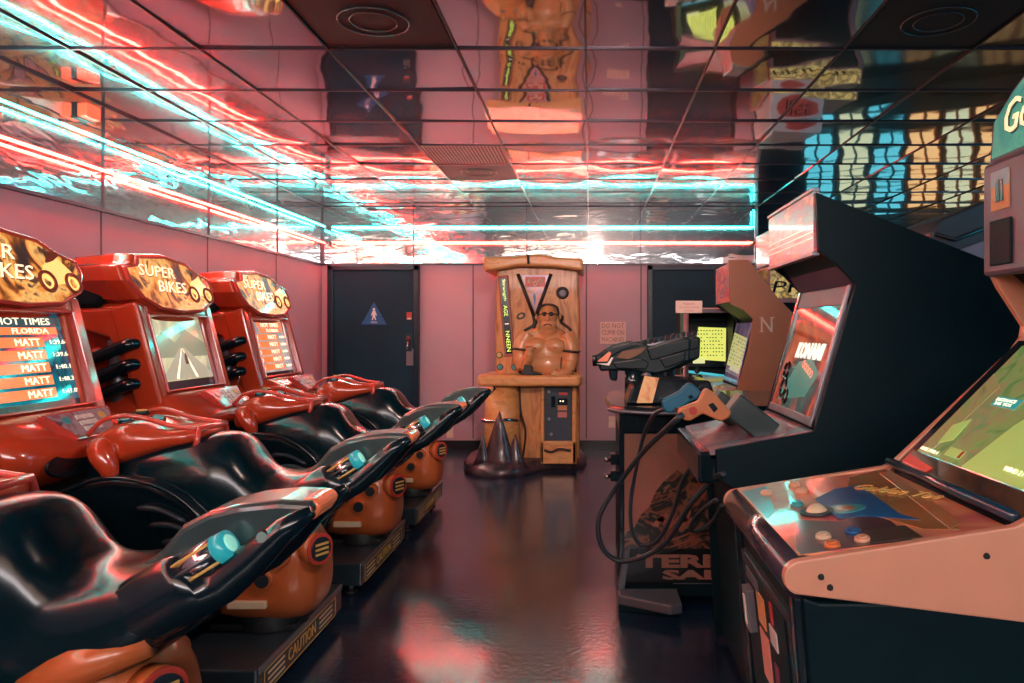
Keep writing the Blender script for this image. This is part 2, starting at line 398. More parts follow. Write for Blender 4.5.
# --- doors in the back wall
DOORM = mat('dark_navy_door', (0.006, 0.035, 0.060), 0.5, var=.12, scale=2, spec=.2)
FRM = mat('dark_door_frame', (0.010, 0.026, 0.045), 0.35, spec=.3)
def door(name, x0, x1, z1):
    o = MB(); o.box(x0+.05, x1-.05, YB-.03, YB-.001, .01, z1-.05, DOORM)
    d = struct(o.build(name, bevel=.003))
    f = MB()
    for a, c in ((x0, x0+.06), (x1-.06, x1)): f.box(a, c, YB-.06, YB-.001, 0, z1, FRM)
    f.box(x0, x1, YB-.06, YB-.001, z1-.055, z1, FRM)
    f.build('door_frame', d, bevel=.006)
    return d
d1 = door('door_1', at(329, 0, YB).x, at(420, 0, YB).x, 1.985)
d2 = door('door_2', at(647, 0, YB).x, at(735, 0, YB).x, 1.985)
q = MB(); c = at(410, 316, YB); q.box(c.x-.028, c.x+.028, YB-.036, YB-.03, c.z-.04, c.z+.04, REDP); q.box(c.x-.02, c.x+.02, YB-.038, YB-.036, c.z-.037, c.z-.02, WHITE); q.build('red_lock_notice', d1)
q = MB(); c = at(410, 340, YB); q.box(c.x-.03, c.x+.03, YB-.045, YB-.03, c.z-.12, c.z+.07, DARK)
q.disc((c.x, YB-.045, c.z+.02), (0, -1, 0), .022, .03, CHROME); q.tube([(c.x, YB-.06, c.z-.02), (c.x, YB-.10, c.z-.03), (c.x-.01, YB-.10, c.z-.11)], .011, CHROME); q.build('door_handle', d1)
q = MB(); c = at(410.5, 357, YB); q.box(c.x-.037, c.x+.037, YB-.036, YB-.03, c.z-.09, c.z+.09, STEEL); q.build('push_plate', d1, bevel=.002)
# --- restroom sign, notices, outlets
t = thing('restroom_sign', 'blue triangular restroom sign with white figure on the left dark door', 'sign', (at(375, 315, YB).x, YB-.03, at(375, 315, YB).z))
pn = Panel(t.location, (1, 0, 0), (0, 0, 1))
q = MB(); pn.poly(q, [(-.14, -.105), (.14, -.105), (0, .14)], BLUE, .001, .008); q.build('sign_plate', t, bevel=.003)
q = MB(); pn.ellipse(q, 0, .06, .013, .014, WHITE, .008, .010)
pn.poly(q, [(-.014, .044), (.014, .044), (.032, -.005), (.022, -.008), (.014, .012), (.013, -.01), (.024, -.055), (.012, -.055), (0, -.018), (-.012, -.055), (-.024, -.055), (-.013, -.01), (-.014, .012), (-.022, -.008), (-.032, -.005)], WHITE, .008, .010)
pn.text(q, 'MEN', -.032, -.088, .064, .018, WHITE, .008, .010); q.build('pictogram', t)
PAPER = mat('pinkish_paper', (.80, .58, .52), .7)
t = thing('wall_notice', 'faded paper notice with large capital letters on the wall beside the caveman cabinet', 'sign', (at(613, 333, YB).x, YB-.001, at(613, 333, YB).z))
pn = Panel(t.location, (1, 0, 0), (0, 0, 1)); q = MB(); pn.rect(q, -.14, -.115, .14, .12, PAPER, 0, .003); q.build('paper', t)
q = MB(); DKP = mat('brick_red_print', (.42, .17, .16), .6)
for k, tx in enumerate(('DO NOT', 'CLIMB ON', 'MACHINES')): pn.text(q, tx, -.12, .055-.075*k, .24, .05, DKP, .003, .005)
q.build('lettering', t)
for px, py, lb in ((612, 422, 'cream power outlet low on the back wall right of the caveman cabinet'), (450, 432, 'pale power outlet low on the back wall left of the caveman cabinet')):
    c = at(px, py, YB); t = thing('power_outlet', lb, 'outlet', (c.x, YB, c.z), 'wall outlets'); q = MB(); q.box(c.x-.036, c.x+.036, YB-.007, YB, c.z-.06, c.z+.06, PAPER); q.build('cover_plate', t, bevel=.003)
    q = MB()
    for dz in (-.025, .025): q.box(c.x-.016, c.x+.016, YB-.010, YB-.007, c.z+dz-.014, c.z+dz+.014, CREAM)
    q.build('socket', t, bevel=.003)

# --- neon tubes
NR = mat('red_neon', (.8, .1, .08), .3, emit=(1.0, .017, .011), es=80)
NC = mat('cyan_neon', (.1, .6, .6), .3, emit=(.016, 1.0, .84), es=40)
BR = mat('clear_standoff', (.5, .5, .5), .2)
def neon(nm, pts, m, label, step):
    t = thing(nm, label, 'neon light', pts[0])
    q = MB(); q.tube(pts, .0075 if m is NC else .0095, m, 8); q.build('glass_tube', t)
    q = MB(); P = [Vector(p) for p in pts]
    for a, c in zip(P, P[1:]):
        L = (c-a).length; d = (c-a).normalized()
        if abs(d.z) > .5: continue
        out = Vector((-1, 0, 0)) if abs(d.y) > .5 else Vector((0, 1, 0))
        for k in range(1, int(L/step)):
            p = a+d*k*step; q.tube([p-out*.012, p+out*(.055)], .006, BR, 6)
    q.build('standoff', t)
    q = MB()
    for e_ in (P[0], P[-1]): q.ell(e_, .017, RUB, 10)
    q.build('end_cap', t)
dx = XL+.07; dy = YB-.07
neon('neon_tube', [(dx, YF+.3, 2.39), (dx, YB-.10, 2.39)], NC, 'long cyan neon tube along the mirrored band of the left wall', .9)
neon('neon_tube', [(dx, YF+.3, 2.215), (dx, YB-.10, 2.215)], NR, 'long red neon tube under the cyan one on the left wall', .9)
neon('neon_tube', [(XL+.12, dy, 2.39), (XR-.05, dy, 2.39), (XR-.05, dy, ZC-.03)], NC, 'cyan neon tube across the back wall, turning up at its right end', .9)
neon('neon_tube', [(XL+.12, dy, 2.225), (XR-.05, dy, 2.225)], NR, 'red neon tube across the back wall above the doors', .9)
# small red glowing lamp by the mirror seam
c = Vector((XL+.012, 4.2, 2.52)); t = thing('indicator_lamp', 'small glowing red lamp high on the left mirror band near a black strip', 'lamp', c)
q = MB(); q.box(c.x, c.x+.03, c.y-.06, c.y+.06, c.z-.045, c.z+.045, RUB); q.build('housing', t, bevel=.004)
q = MB(); q.box(c.x+.018, c.x+.075, c.y-.062, c.y+.05, c.z-.038, c.z+.038, glow('red_lamp_lens', (1, .045, .02), 3)); q.build('lens', t, bevel=.006)

# --- bright shop windows at the far right, seen in the mirror ceiling
WC = glow('window_daylight_cyan', (.12, .6, .7), 1.0); WW = glow('window_daylight_warm', (1.0, .60, .25), .9); WN = glow('window_daylight_pale', (.75, .8, .5), .8)
FO = mat('orange_window_frame', (.55, .14, .04), .5); FC = mat('cyan_window_frame', (.02, .3, .42), .5)
xw = 3.45
for k in range(7):
    fm = FC if k < 3 else FO; wm = (WC, WN, WC, WW, WN, WW, WW)[k]
    a, c = xw+k*.56, xw+k*.56+.48
    q = MB(); q.box(a, c, YFAR-.03, YFAR-.01, 0.7, 1.95, wm); o = struct(q.build('window_%d' % (k+1)))
    f = MB()
    for x in (a, (a+c)/2, c): f.box(x-.018, x+.018, YFAR-.07, YFAR-.01, .66, 2.0, fm)
    for z in (.66, 1.3, 1.62, 1.97): f.box(a, c, YFAR-.07, YFAR-.01, z-.025, z+.025, fm)
    f.build('window_frame', o)

# ================================================================== MOTORCYCLE RACING GAMES
BX = -1.9; BY = 2.87
def build_bike():
    t = thing('motorcycle_racing_game', 'x', 'arcade machine', (BX, BY, 0), 'motorcycle racing games in a row')
    Y = BY
    # floor plinth with label and feet
    q = MB(); q.box(-2.06, -1.10, Y-.42, Y+.42, .055, .165, mat('black_powder_coat', (.018, .032, .042), .33, coat=.3, bump=.04, bscale=200)); pl = q.build('plinth', t, bevel=.008)
    q = MB(); q.box(-1.101, -1.094, Y-.41, Y+.41, .145, .168, STEEL); pt = q.build('edge_strip', pl, bevel=.002)
    pn = Panel((-1.10, Y, .10), (0, 1, 0), (0, 0, 1))
    q = MB(); pn.rect(q, -.37, -.04, .33, .04, mat('dark_caution_label', (.03, .03, .03), .4), 0, .002)
    for a in (-.37, .325): pn.rect(q, a, -.04, a+.006, .04, YEL, .002, .003)
    for b_ in (-.04, .036): pn.rect(q, -.37, b_, .33, b_+.004, YEL, .002, .003)
    pn.text(q, 'CAUTION', -.17, -.02, .27, .045, YEL, .002, .0035)
    for k in range(3):
        pn.rect(q, -.34, -.025+.02*k, -.2, -.017+.02*k, CREAM, .002, .003); pn.rect(q, .14, -.025+.02*k, .29, -.017+.02*k, CREAM, .002, .003)
    q.build('caution_label', pl)
    for sx in (-1.17, -1.95):
        for sy in (-.36, .36):
            q = MB(); q.disc((sx, Y+sy, 0), (0, 0, 1), .03, .02, RUB); q.tube([(sx, Y+sy, .02), (sx, Y+sy, .06)], .012, STEEL); q.build('levelling_foot', pl)
    # lower cabinet
    q = MB(); q.prism([(-2.78, .03), (-2.06, .03), (-2.04, .50), (-2.10, .76), (-2.78, .80)], 'y', Y-.33, Y+.33, BLKM); q.build('lower_cabinet', t, bevel=.015)
    # red shell: core column
    def R(z, xb, xf, hw, e=5): return sring(((xb+xf)/2, Y, z), (xf-xb)/2, hw, 'xy', 32, e)
    q = MB()
    q.loft([R(.70, -2.62, -2.12, .22), R(.72, -2.70, -2.02, .30), R(.79, -2.74, -1.93, .35), R(.86, -2.76, -1.91, .365), R(.91, -2.76, -1.96, .36), R(.95, -2.76, -2.10, .33),
            R(1.0, -2.74, -2.19, .27), R(1.1, -2.72, -2.22, .25), R(1.25, -2.70, -2.24, .25), R(1.33, -2.70, -2.24, .30), R(1.38, -2.66, -2.22, .33), R(1.42, -2.62, -2.22, .31), R(1.44, -2.58, -2.24, .26)], RED)
    shell = q.build('shell', t, subsurf=1)
    # rear speaker hump
    q = MB(); q.prism([(-2.70, 1.40), (-2.42, 1.40), (-2.36, 1.52), (-2.46, 1.62), (-2.66, 1.60)], 'y', Y-.34, Y+.34, BLKM); q.build('rear_hood', t, bevel=.02)
    # side shoulders that carry the screen bezel
    for s_ in (-1, 1):
        q = MB(); q.prism([(-2.36, 1.25), (-2.23, .97), (-2.14, .93), (-2.12, .96), (-2.215, 1.36), (-2.32, 1.40), (-2.54, 1.39), (-2.53, 1.30)], 'y', Y+s_*.25, Y+s_*.350, RED); q.build('side_fairing', t, bevel=.015, seg=3)
        # recessed bracket + header pipes
        x0, y0 = -2.35, Y+s_*.33
        q = MB(); q.tube([(x0, y0-s_*.03, .82), (x0+.01, y0-s_*.02, 1.0), (x0-.01, y0-s_*.03, 1.24)], .034, STEEL, 14); q.build('engine_pillar', t)
        for k in range(3):
            z = 1.17-.095*k+(.0 if k else .005)
            pts = smooth_path([(x0-.13, y0-s_*.05, z-.05), (x0-.09, y0+s_*.035, z-.035), (x0+.02, y0+s_*.05, z+.01), (x0+.11, y0+s_*.045, z+.045), (x0+.14, y0-s_*.03, z+.04)], 6)
            q = MB(); q.tube(pts, [.026+.006*math.sin(PI*i/(len(pts)-1)) for i in range(len(pts))], BLKG, 12); q.build('exhaust_header', t)
        q = MB()
        for k in range(3): q.ell((x0-.10, y0-s_*.03, .90+.13*k), (.05, .035, .045), REDB, 12)
        q.build('cylinder_head', t)
    # screen bezel (leans back)
    pn = Panel((-2.19, Y, 1.165), (0, 1, 0), Vector((-.105, 0, .40)))
    def frame(mb, W, H, w_, h0, h1, m, cz=0):
        pn.poly(mb, [(-W-w_, cz-H-w_), (-W, cz-H-w_), (-W, cz+H+w_), (-W-w_, cz+H+w_)], m, h0, h1); pn.poly(mb, [(W, cz-H-w_), (W+w_, cz-H-w_), (W+w_, cz+H+w_), (W, cz+H+w_)], m, h0, h1)
        pn.poly(mb, [(-W, cz-H-w_), (W, cz-H-w_), (W, cz-H), (-W, cz-H)], m, h0, h1); pn.poly(mb, [(-W, cz+H), (W, cz+H), (W, cz+H+w_), (-W, cz+H+w_)], m, h0, h1)
    q = MB(); frame(q, .285, .195, .075, -.10, .035, RED); pn.rect(q, -.284, -.194, .284, .194, RED, -.10, -.035); sb = q.build('screen_bezel', t, bevel=.018, seg=3)
    q = MB(); frame(q, .283, .193, .010, .0, .045, REDB); q.build('bezel_lip', sb, bevel=.004)
    # chin console with keypad
    q = MB()
    q.loft([R(.69, -2.30, -2.05, .22, 3), R(.715, -2.3, -1.96, .30, 3), R(.78, -2.3, -1.90, .36, 3.5), R(.84, -2.3, -1.885, .375, 4), R(.885, -2.3, -1.91, .37, 4), R(.93, -2.3, -1.99, .36, 4), R(.965, -2.3, -2.06, .35, 4), R(.98, -2.3, -2.10, .33, 4)], RED)
    q.build('chin_console', t, subsurf=1)
    pk = Panel((-1.952, Y, .925), (0, 1, 0), (-.075, 0, .085))
    q = MB(); tr = [(-.17, .055), (.17, .055), (.10, -.055), (-.10, -.055)]
    pk.poly(q, [(a*1.12, b_*1.2) for a, b_ in tr], REDB, -.02, .012); kf = q.build('keypad_frame', t, bevel=.006)
    q = MB(); pk.poly(q, tr, art('keypad_print', [(.08, .04, .1), (.45, .35, .4), (.3, .1, .12)], 14), .0, .015)
    for a in range(3):
        for b_ in range(3): pk.rect(q, -.045+.034*a, -.038+.028*b_, -.02+.034*a, -.02+.028*b_, WHITE, .015, .020)
    pk.ellipse(q, -.10, .022, .02, .016, TEAL, .015, .018); pk.ellipse(q, .10, .022, .018, .016, YEL, .015, .018); q.build('keypad', kf)
    q = MB(); pc = Panel((-1.905, Y-.16, .80), (0, 1, 0), (-.02, 0, .1)); pc.ellipse(q, 0, 0, .12, .045, BLKG, .0, .012); q.build('chin_recess_shade', t)  # dark ellipse standing in for the shaded recess in the chin
    # marquee: a wide stepped hood with printed face
    out = [(-.41, 1.605), (-.30, 1.625), (-.265, 1.675), (0, 1.70), (.20, 1.675), (.29, 1.625), (.40, 1.595), (.41, 1.53), (.35, 1.44), (.22, 1.385), (0, 1.37), (-.22, 1.385), (-.35, 1.44), (-.41, 1.53)]
    cz = 1.53
    def ro(sc, x, sl=.34): return [Vector((x-.04+(cz-b_)*sl*1.0, Y+a*sc[0], cz+(b_-cz)*sc[1])) for a, b_ in out]
    q = MB(); q.loft([ro((.72, .6), -2.62), ro((.86, .9), -2.52), ro((1, 1), -2.30), ro((1, 1), -2.225), ro((.985, .97), -2.205)], RED, smooth=False); mh = q.build('marquee_hood', t, bevel=.012, seg=3)
    q = MB(); q.loft([ro((.965, .93), -2.21), ro((.965, .93), -2.19), ro((.92, .84), -2.185), ro((.91, .82), -2.20)], REDB, smooth=False); q.build('marquee_rim', mh, bevel=.004)
    MG = art('marquee_fire_art', [(.02, .02, .02), (.03, .025, .025), (.20, .05, .01), (.75, .30, .06), (.85, .50, .15), (.15, .05, .02), (.03, .03, .03)], 4.5, es=.75, distort=2.2)
    q = MB(); ff = ro((.915, .83), -2.193); fb = ro((.915, .83), -2.20); n = len(ff); q.add(ff+fb, [list(range(n)), list(range(n, 2*n))]+[(i, (i+1) % n, n+(i+1) % n, n+i) for i in range(n)], MG)
    pm = Panel((-2.232, Y, cz), (0, 1, 0), (-.34, 0, 1))
    LT = glow('marquee_lettering', (1.0, .85, .55), 1.0); LE = mat('marquee_letter_edge', (.3, .05, .02), .4)
    for (m_, d_, h) in ((LE, .004, .001), (LT, 0, .0035)):
        pm.text(q, 'SUPER', -.30+d_, .035-d_, .32, .062, m_, h, h+.002, shear=.25); pm.text(q, 'BIKES', -.17+d_, -.045-d_, .27, .062, m_, h, h+.002, shear=.25)
    CY = glow('bike_art_amber', (1, .6, .18), 1.0)
    for a in (.16, .31): pm.ring(q, a, -.045+(.16-a)*.0, .042, .008, LE, .008); pm.ring(q, a, -.045, .026, .005, CY, .008)
    pm.poly(q, [(.13, -.02), (.18, .035), (.22, .045), (.25, .075), (.275, .05), (.33, .0), (.29, -.02), (.27, -.05), (.2, -.055)], CY, .001, .004)
    pm.poly(q, [(.18, .04), (.21, .085), (.25, .10), (.27, .075), (.23, .05)], LE, .004, .006)
    q.build('marquee_art', mh)
    # ---------------- the rideable bike
    def sec(x, zt, zb, hw, e=2.8): return sring((x, Y, (zt+zb)/2), hw, (zt-zb)/2, 'yz', 28, e)
    q = MB()
    q.loft([sec(-1.92, .80, .45, .08), sec(-1.84, .85, .42, .15), sec(-1.70, .87, .38, .19), sec(-1.55, .89, .36, .20), sec(-1.42, .905, .36, .20), sec(-1.35, .895, .38, .19), sec(-1.30, .85, .40, .175),
            sec(-1.26, .775, .42, .17), sec(-1.20, .742, .45, .17), sec(-1.10, .75, .50, .175), sec(-1.02, .775, .56, .17), sec(-.96, .80, .60, .14), sec(-.92, .80, .66, .09)], BLK)
    q.build('tank_and_seat', t, subsurf=1)
    # big side fairing with grille
    for s_ in (-1, 1):
        prof = [(-1.92, .26), (-1.93, .66), (-1.84, .745), (-1.70, .77), (-1.56, .755), (-1.45, .70), (-1.37, .62), (-1.31, .50), (-1.30, .36), (-1.36, .24)]
        q = MB(); q.prism(prof, 'y', Y+s_*.12, Y+s_*.235, BLKG); fa = q.build('side_panel', t, bevel=.03, seg=4)
        q = MB()
        for k in range(4): q.tube(smooth_path([(-1.60+.045*k, Y+s_*.247, .66-.06*k), (-1.52+.045*k, Y+s_*.252, .655-.055*k), (-1.43+.035*k, Y+s_*.247, .61-.05*k)], 5), [.006]+[.011]*9+[.005], DARK, 8)
        q.build('grille_bar', fa)
        q = MB(); q.tube(smooth_path([(-1.90, Y+s_*.235, .70), (-1.72, Y+s_*.25, .765), (-1.52, Y+s_*.25, .735), (-1.38, Y+s_*.24, .62), (-1.31, Y+s_*.235, .45)], 6), .008, BLKG, 8); q.build('fairing_rib', fa)
    # red handlebar housing
    q = MB()
    hs = lambda x, zt, zb, hw: sring((x, Y, (zt+zb)/2), hw, (zt-zb)/2, 'yz', 28, 3.2)
    q.loft([hs(-1.87, .86, .80, .08), hs(-1.86, .88, .77, .13), hs(-1.82, .92, .76, .165), hs(-1.76, .955, .77, .18), hs(-1.70, .96, .79, .185), hs(-1.65, .945, .81, .175), hs(-1.60, .925, .83, .16), hs(-1.54, .925, .85, .15), hs(-1.48, .925, .86, .145), hs(-1.45, .915, .88, .09)], RED)
    hh = q.build('handlebar_housing', t, subsurf=1)
    for s_ in (-1, 1):
        q = MB(); q.tube(smooth_path([(-1.80, Y+s_*.13, .86), (-1.77, Y+s_*.185, .85), (-1.735, Y+s_*.20, .80), (-1.72, Y+s_*.195, .745)], 5), [.045]*8+[.042, .04, .037, .034, .03, .026, .02, .014], RED, 12); q.build('housing_cheek', hh)
    for (a, b_, c_, nn_, m_) in ((-1.73, -.10, .945, (.1, -.35, 1), TEAL), (-1.655, -.03, .94, (.3, -.2, 1), TEAL), (-1.77, .06, .955, (0, 0, 1), YEL)):
        q = MB(); n0 = Vector(nn_).normalized(); q.disc((a, Y+b_, c_), n0, .028, .016, BLKG); q.disc(Vector((a, Y+b_, c_))+n0*.015, n0, .019, .006, m_); q.build('dash_button', hh)
    q = MB(); q.tube(smooth_path([(-1.86, Y-.12, .90), (-1.80, Y-.13, .955), (-1.72, Y-.12, .972), (-1.64, Y-.10, .955), (-1.57, Y-.10, .935), (-1.47, Y-.10, .92)], 5), .009, REDB, 8)
    q.tube(smooth_path([(-1.86, Y+.12, .90), (-1.80, Y+.13, .955), (-1.72, Y+.12, .972), (-1.64, Y+.10, .955), (-1.57, Y+.10, .935), (-1.47, Y+.10, .92)], 5), .009, REDB, 8)
    q.tube([(-1.46, Y-.125, .85), (-1.46, Y-.10, .918), (-1.46, Y+.10, .918), (-1.46, Y+.125, .85)], .012, REDB, 8); q.build('housing_rim', hh)
    # tail: thin central fin and two side pods with exhaust cans
    fin = [(-1.10, .735), (-1.03, .785), (-.98, .845), (-.92, .876), (-.85, .893), (-.76, .902), (-.69, .898), (-.672, .885), (-.69, .862), (-.76, .825), (-.90, .72), (-1.05, .60), (-1.16, .56)]
    q = MB(); q.prism(fin, 'y', Y-.085, Y+.085, FIN); tf = q.build('tail_fin', t, bevel=.018, seg=3)
    q = MB(); q.prism([(-.735, .897), (-.685, .902), (-.665, .885), (-.685, .855), (-.735, .83)], 'y', Y-.065, Y+.065, mat('red_amber_tail_lens', (.6, .10, .05), .15, emit=(1, .25, .08), es=.25, coat=1)); q.build('rear_lens', tf, bevel=.012)
    for s_ in (-1, 1):
        ax = Vector((.61, 0, .385)).normalized(); p0 = Vector((-1.32, Y+s_*.120, .475))
        sd = Vector((0, 1, 0)); nn = sd.cross(ax)
        nn = -nn if nn.z < 0 else nn
        def rg(d, a, b_, o_=0): return [p0+ax*d+nn*o_+sd*math.cos(2*PI*k/20)*a+nn*math.sin(2*PI*k/20)*b_ for k in range(20)]
        q = MB(); q.loft([rg(-.10, .03, .04, .02), rg(-.03, .04, .065, .02), rg(.12, .045, .075, .02), rg(.30, .05, .080, .015), rg(.44, .05, .080, .01), rg(.475, .05, .074), rg(.48, .046, .05, -.022), rg(.52, .042, .045, -.03), rg(.60, .04, .04, -.02), rg(.70, .03, .028), rg(.77, .015, .014)], BLKG)
        tp = q.build('tail_pod', t)
        po = nn*.038+Vector((0, s_*.008, 0)); q = MB(); q.tube([p0+ax*.45+po, p0+ax*.565+po], [.033, .032], CHROME, 20)
        for k in range(8):
            a = 2*PI*k/8; o3 = sd*math.cos(a)*.032+nn*math.sin(a)*.032; q.tube([p0+ax*.46+po+o3, p0+ax*.555+po+o3], .004, YEL if k % 2 else STEEL, 6)
        ec = q.build('exhaust_can', tp)
        q = MB(); q.tube([p0+ax*.555+po, p0+ax*.585+po], [.035, .032], glow('cyan_lamp_lens', (.02, .30, .34), .6), 20)
        q.tube([p0+ax*.585+po, p0+ax*.589+po], [.022, .018], glow('cyan_lamp_core', (.25, .62, .5), .8), 14); q.build('tail_light', tp)
        q = MB(); q.disc(p0+ax*.66+nn*.01+Vector((0, s_*.025, 0)), (0, s_, .3), .017, .006, BLKG, taper=.7); q.build('pod_scoop', tp)
    # orange engine block on its mount
    def es_(x, zt, zb, hw): return sring((x, Y, (zt+zb)/2), hw, (zt-zb)/2, 'yz', 24, 3)
    q = MB(); q.loft([es_(-1.44, .44, .27, .10), es_(-1.41, .50, .22, .15), es_(-1.33, .56, .20, .165), es_(-1.18, .60, .19, .17), es_(-1.07, .55, .20, .16), es_(-1.03, .45, .24, .12), es_(-1.02, .40, .31, .07)], ORG); eb = q.build('engine_block', t, subsurf=1)
    for s_ in (-1, 1):
        q = MB(); q.tube([(-1.30, Y+s_*.12, .50), (-1.16, Y+s_*.155, .56), (-1.02, Y+s_*.13, .60)], [.05, .045, .03], ORG, 14); q.build('swing_arm', eb)
        q = MB()
        for (x, z, r) in ((-1.26, .43, .030), (-1.19, .38, .026), (-1.13, .46, .024)):
            q.disc((x, Y+s_*.150, z), (0, s_, 0), r+.012, .030, ORG, taper=.9); q.disc((x, Y+s_*.178, z), (0, s_, 0), r, .006, DARK)
        q.build('bolt_cover', eb)
        q = MB(); q.box(-1.32, -1.18, Y+s_*.155, Y+s_*.176, .275, .302, CREAM); q.build('pale_plate', eb, bevel=.003)
    q = MB(); q.disc((-1.05, Y-.09, .475), (1, -.55, .05), .058, .05, ORG, 24); q.disc((-1.005, Y-.113, .478), (1, -.55, .05), .058, .006, REDB, 24); q.disc((-1.0, Y-.116, .478), (1, -.55, .05), .044, .006, DARK, 24)
    pw = Panel((-.9935, Y-.119, .478), (.48, .88, 0), (0, 0, 1)); 
    for k in range(3): pw.rect(q, -.03, -.022+.018*k, .03, -.013+.018*k, YEL, 0, .002)
    q.tube([(-1.25, Y-.05, .47), (-1.05, Y-.09, .475)], [.07, .055], ORG, 16)
    q.build('hub_cap', eb)
    q = MB(); q.tube([(-1.22, Y, .165), (-1.22, Y, .24)], [.13, .12], RUB, 16); q.box(-1.42, -1.10, Y-.10, Y+.10, .165, .19, RUB); q.build('pivot_mount', t, bevel=.005)
    q = MB(); q.box(-2.1, -1.85, Y-.06, Y+.06, .35, .62, BLKM); q.build('front_strut', t, bevel=.01)
    return t, pn
bike, bpn = build_bike()
def kids(o): return [c for c in bpy.data.objects if c.parent == o]
def copy_tree(o):
    ch = kids(o); c = o.copy(); COL.objects.link(c)
    for k in ch:
        d = copy_tree(k); d.parent = c
    return c
bikes = [bike]+[copy_tree(bike) for _ in range(3)]
locs = [(BX, BY), (BX+.05, BY-1.10), (BX, BY+1.12), (BX, BY+2.24), (BX, BY+3.36)]
locs = locs[:4]
lbl = ['red motorcycle racing game whose screen lists hot times, large on the left',
       'nearest motorcycle racing game, its black tail with teal lamp in the front left corner',
       'motorcycle racing game whose screen shows a pale road in the middle of the row',
       'motorcycle racing game farthest down the row, closest to the restroom door']
for o, (x, y), l in zip(bikes, locs, lbl): o.location = (x, y, 0); o['label'] = l
SBG = art('hot_times_background', [(.0, .05, .09), (.0, .12, .17), (.01, .03, .06), (.0, .2, .22)], 5, es=.9, rough=.06)
ORB = glow('screen_orange', (.75, .20, .05), .9); SW = glow('screen_white', (.95, .9, .65), 1.1)
RD = art('screen_desert_road', [(.10, .22, .22), (.45, .42, .25), (.62, .60, .38), (.35, .30, .18)], 3.2, es=.9, rough=.06)
def screen(bk, kind):
    q = MB()
    bg = {'hot': SBG, 'list': art('pale_list_background', [(.25, .3, .35), (.45, .4, .35), (.6, .5, .4)], 4, es=.7, rough=.06), 'road': RD}[kind]
    bpn.rect(q, -.283, -.192, .283, .192, bg, -.03, .0)
    if kind in ('hot', 'list'):
        bpn.rect(q, -.15, .145, .24, .185, glow('screen_dark', (.0, .04, .05), 1) if kind == 'hot' else ORB, .0, .001); bpn.text(q, 'HOT TIMES', -.09, .15, .28, .028, SW, .001, .003)
        bpn.rect(q, -.13, .11, .22, .14, ORB, .0, .001); bpn.text(q, 'FLORIDA', -.02, .114, .19, .022, SW, .001, .003)
        for k, tm in enumerate(('1:39.68', '1:39.66', '1:40.11', '1:40.33', '1:41.02')):
            z = .065-.052*k
            bpn.rect(q, -.22, z-.006, .13, z+.034, ORB, .0, .001); bpn.text(q, str(k+1), -.20, z, .022, .026, SW, .001, .003)
            bpn.text(q, 'MATT', -.02, z, .13, .028, SW, .001, .003); bpn.text(q, tm, .165, z+.004, .10, .018, SW, .001, .003)
        bpn.rect(q, -.283, -.192, .283, -.165, BLK, .0, .001)
    else:
        RO = glow('road_grey', (.38, .36, .26), .8); HZ = glow('hill_olive', (.22, .24, .15), .8)
        bpn.poly(q, [(-.28, .05), (-.15, .12), (-.05, .06), (.08, .13), (.28, .04), (.28, -.02), (-.28, -.02)], HZ, .0, .0008)
        bpn.poly(q, [(-.02, .03), (.03, .03), (.27, -.14), (-.26, -.14)], RO, .0008, .0015)
        for a in (-.02, .012): bpn.poly(q, [(a*.3, .025), (a*.3+.004, .025), (a*6+.025, -.135), (a*6, -.135)], SW, .0015, .002)
        bpn.poly(q, [(.0, -.06), (.035, -.06), (.03, -.02), (.018, .005), (.006, -.02)], LE_, .002, .003)
        bpn.rect(q, -.283, -.192, .283, -.145, mat('screen_foot_violet', (.05, .04, .08), .2), .0, .002)
    # the glossy front plate belongs to the screen
    org = Vector((BX, BY, 0)); o = q.build('screen', None, org=None)
    for v in o.data.vertices: v.co -= org
    o.parent = bk
LE_ = MATS['marquee_letter_edge']
for bk, kd in zip(bikes, ('hot', 'road', 'road', 'list')): screen(bk, kd)

# ================================================================== CAVEMAN STRENGTH GAME
WOOD = art('carved_orange_wood', [(.30, .10, .03), (.55, .22, .07), (.66, .30, .10), (.42, .15, .04)], 4, rough=.45, stretch=(3, 3, .7), distort=1.2, coat=.15)
WOODL = art('light_orange_wood', [(.50, .20, .06), (.72, .34, .12), (.6, .26, .08)], 5, rough=.4, stretch=(1, 1, 3), coat=.2)
ROCK = art('dark_purple_rock', [(.02, .015, .025), (.07, .04, .05), (.12, .07, .07)], 6, rough=.35, coat=.4)
GRV = mat('dark_carved_groove', (.02, .012, .012), .5)
SKIN = mat('painted_tan_skin', (.62, .27, .11), .38, var=.06, coat=.3)
FY = 6.9; kk = FY/F
def fx(px): return (px-VX)*kk
def fz(py): return CH-(py-VY)*kk
t = thing('strongman_arcade_game', 'carved orange caveman strength game with bulky strongman figure against back wall', 'arcade machine', (fx(540), 7.2, 0))
q = MB()
pts = [at(463, 470, 1)]
base = [(-1.19, 6.98), (-1.13, 6.72), (-1.0, 6.52), (-.86, 6.46), (-.70, 6.47), (-.55, 6.62), (-.42, 6.85), (-.22, 6.90), (-.06, 6.95), (-.03, 7.3), (-.10, 7.7), (-1.10, 7.7), (-1.2, 7.3)]
cx, cy = -.62, 7.1
rings = [[Vector((cx+(x-cx)*s_, cy+(y-cy)*s_, z)) for x, y in base] for s_, z in ((1.0, 0), (1.0, .045), (.95, .085), (.86, .11))]
q.loft(rings, ROCK); q.build('rock_base', t, subsurf=0)
q = MB()
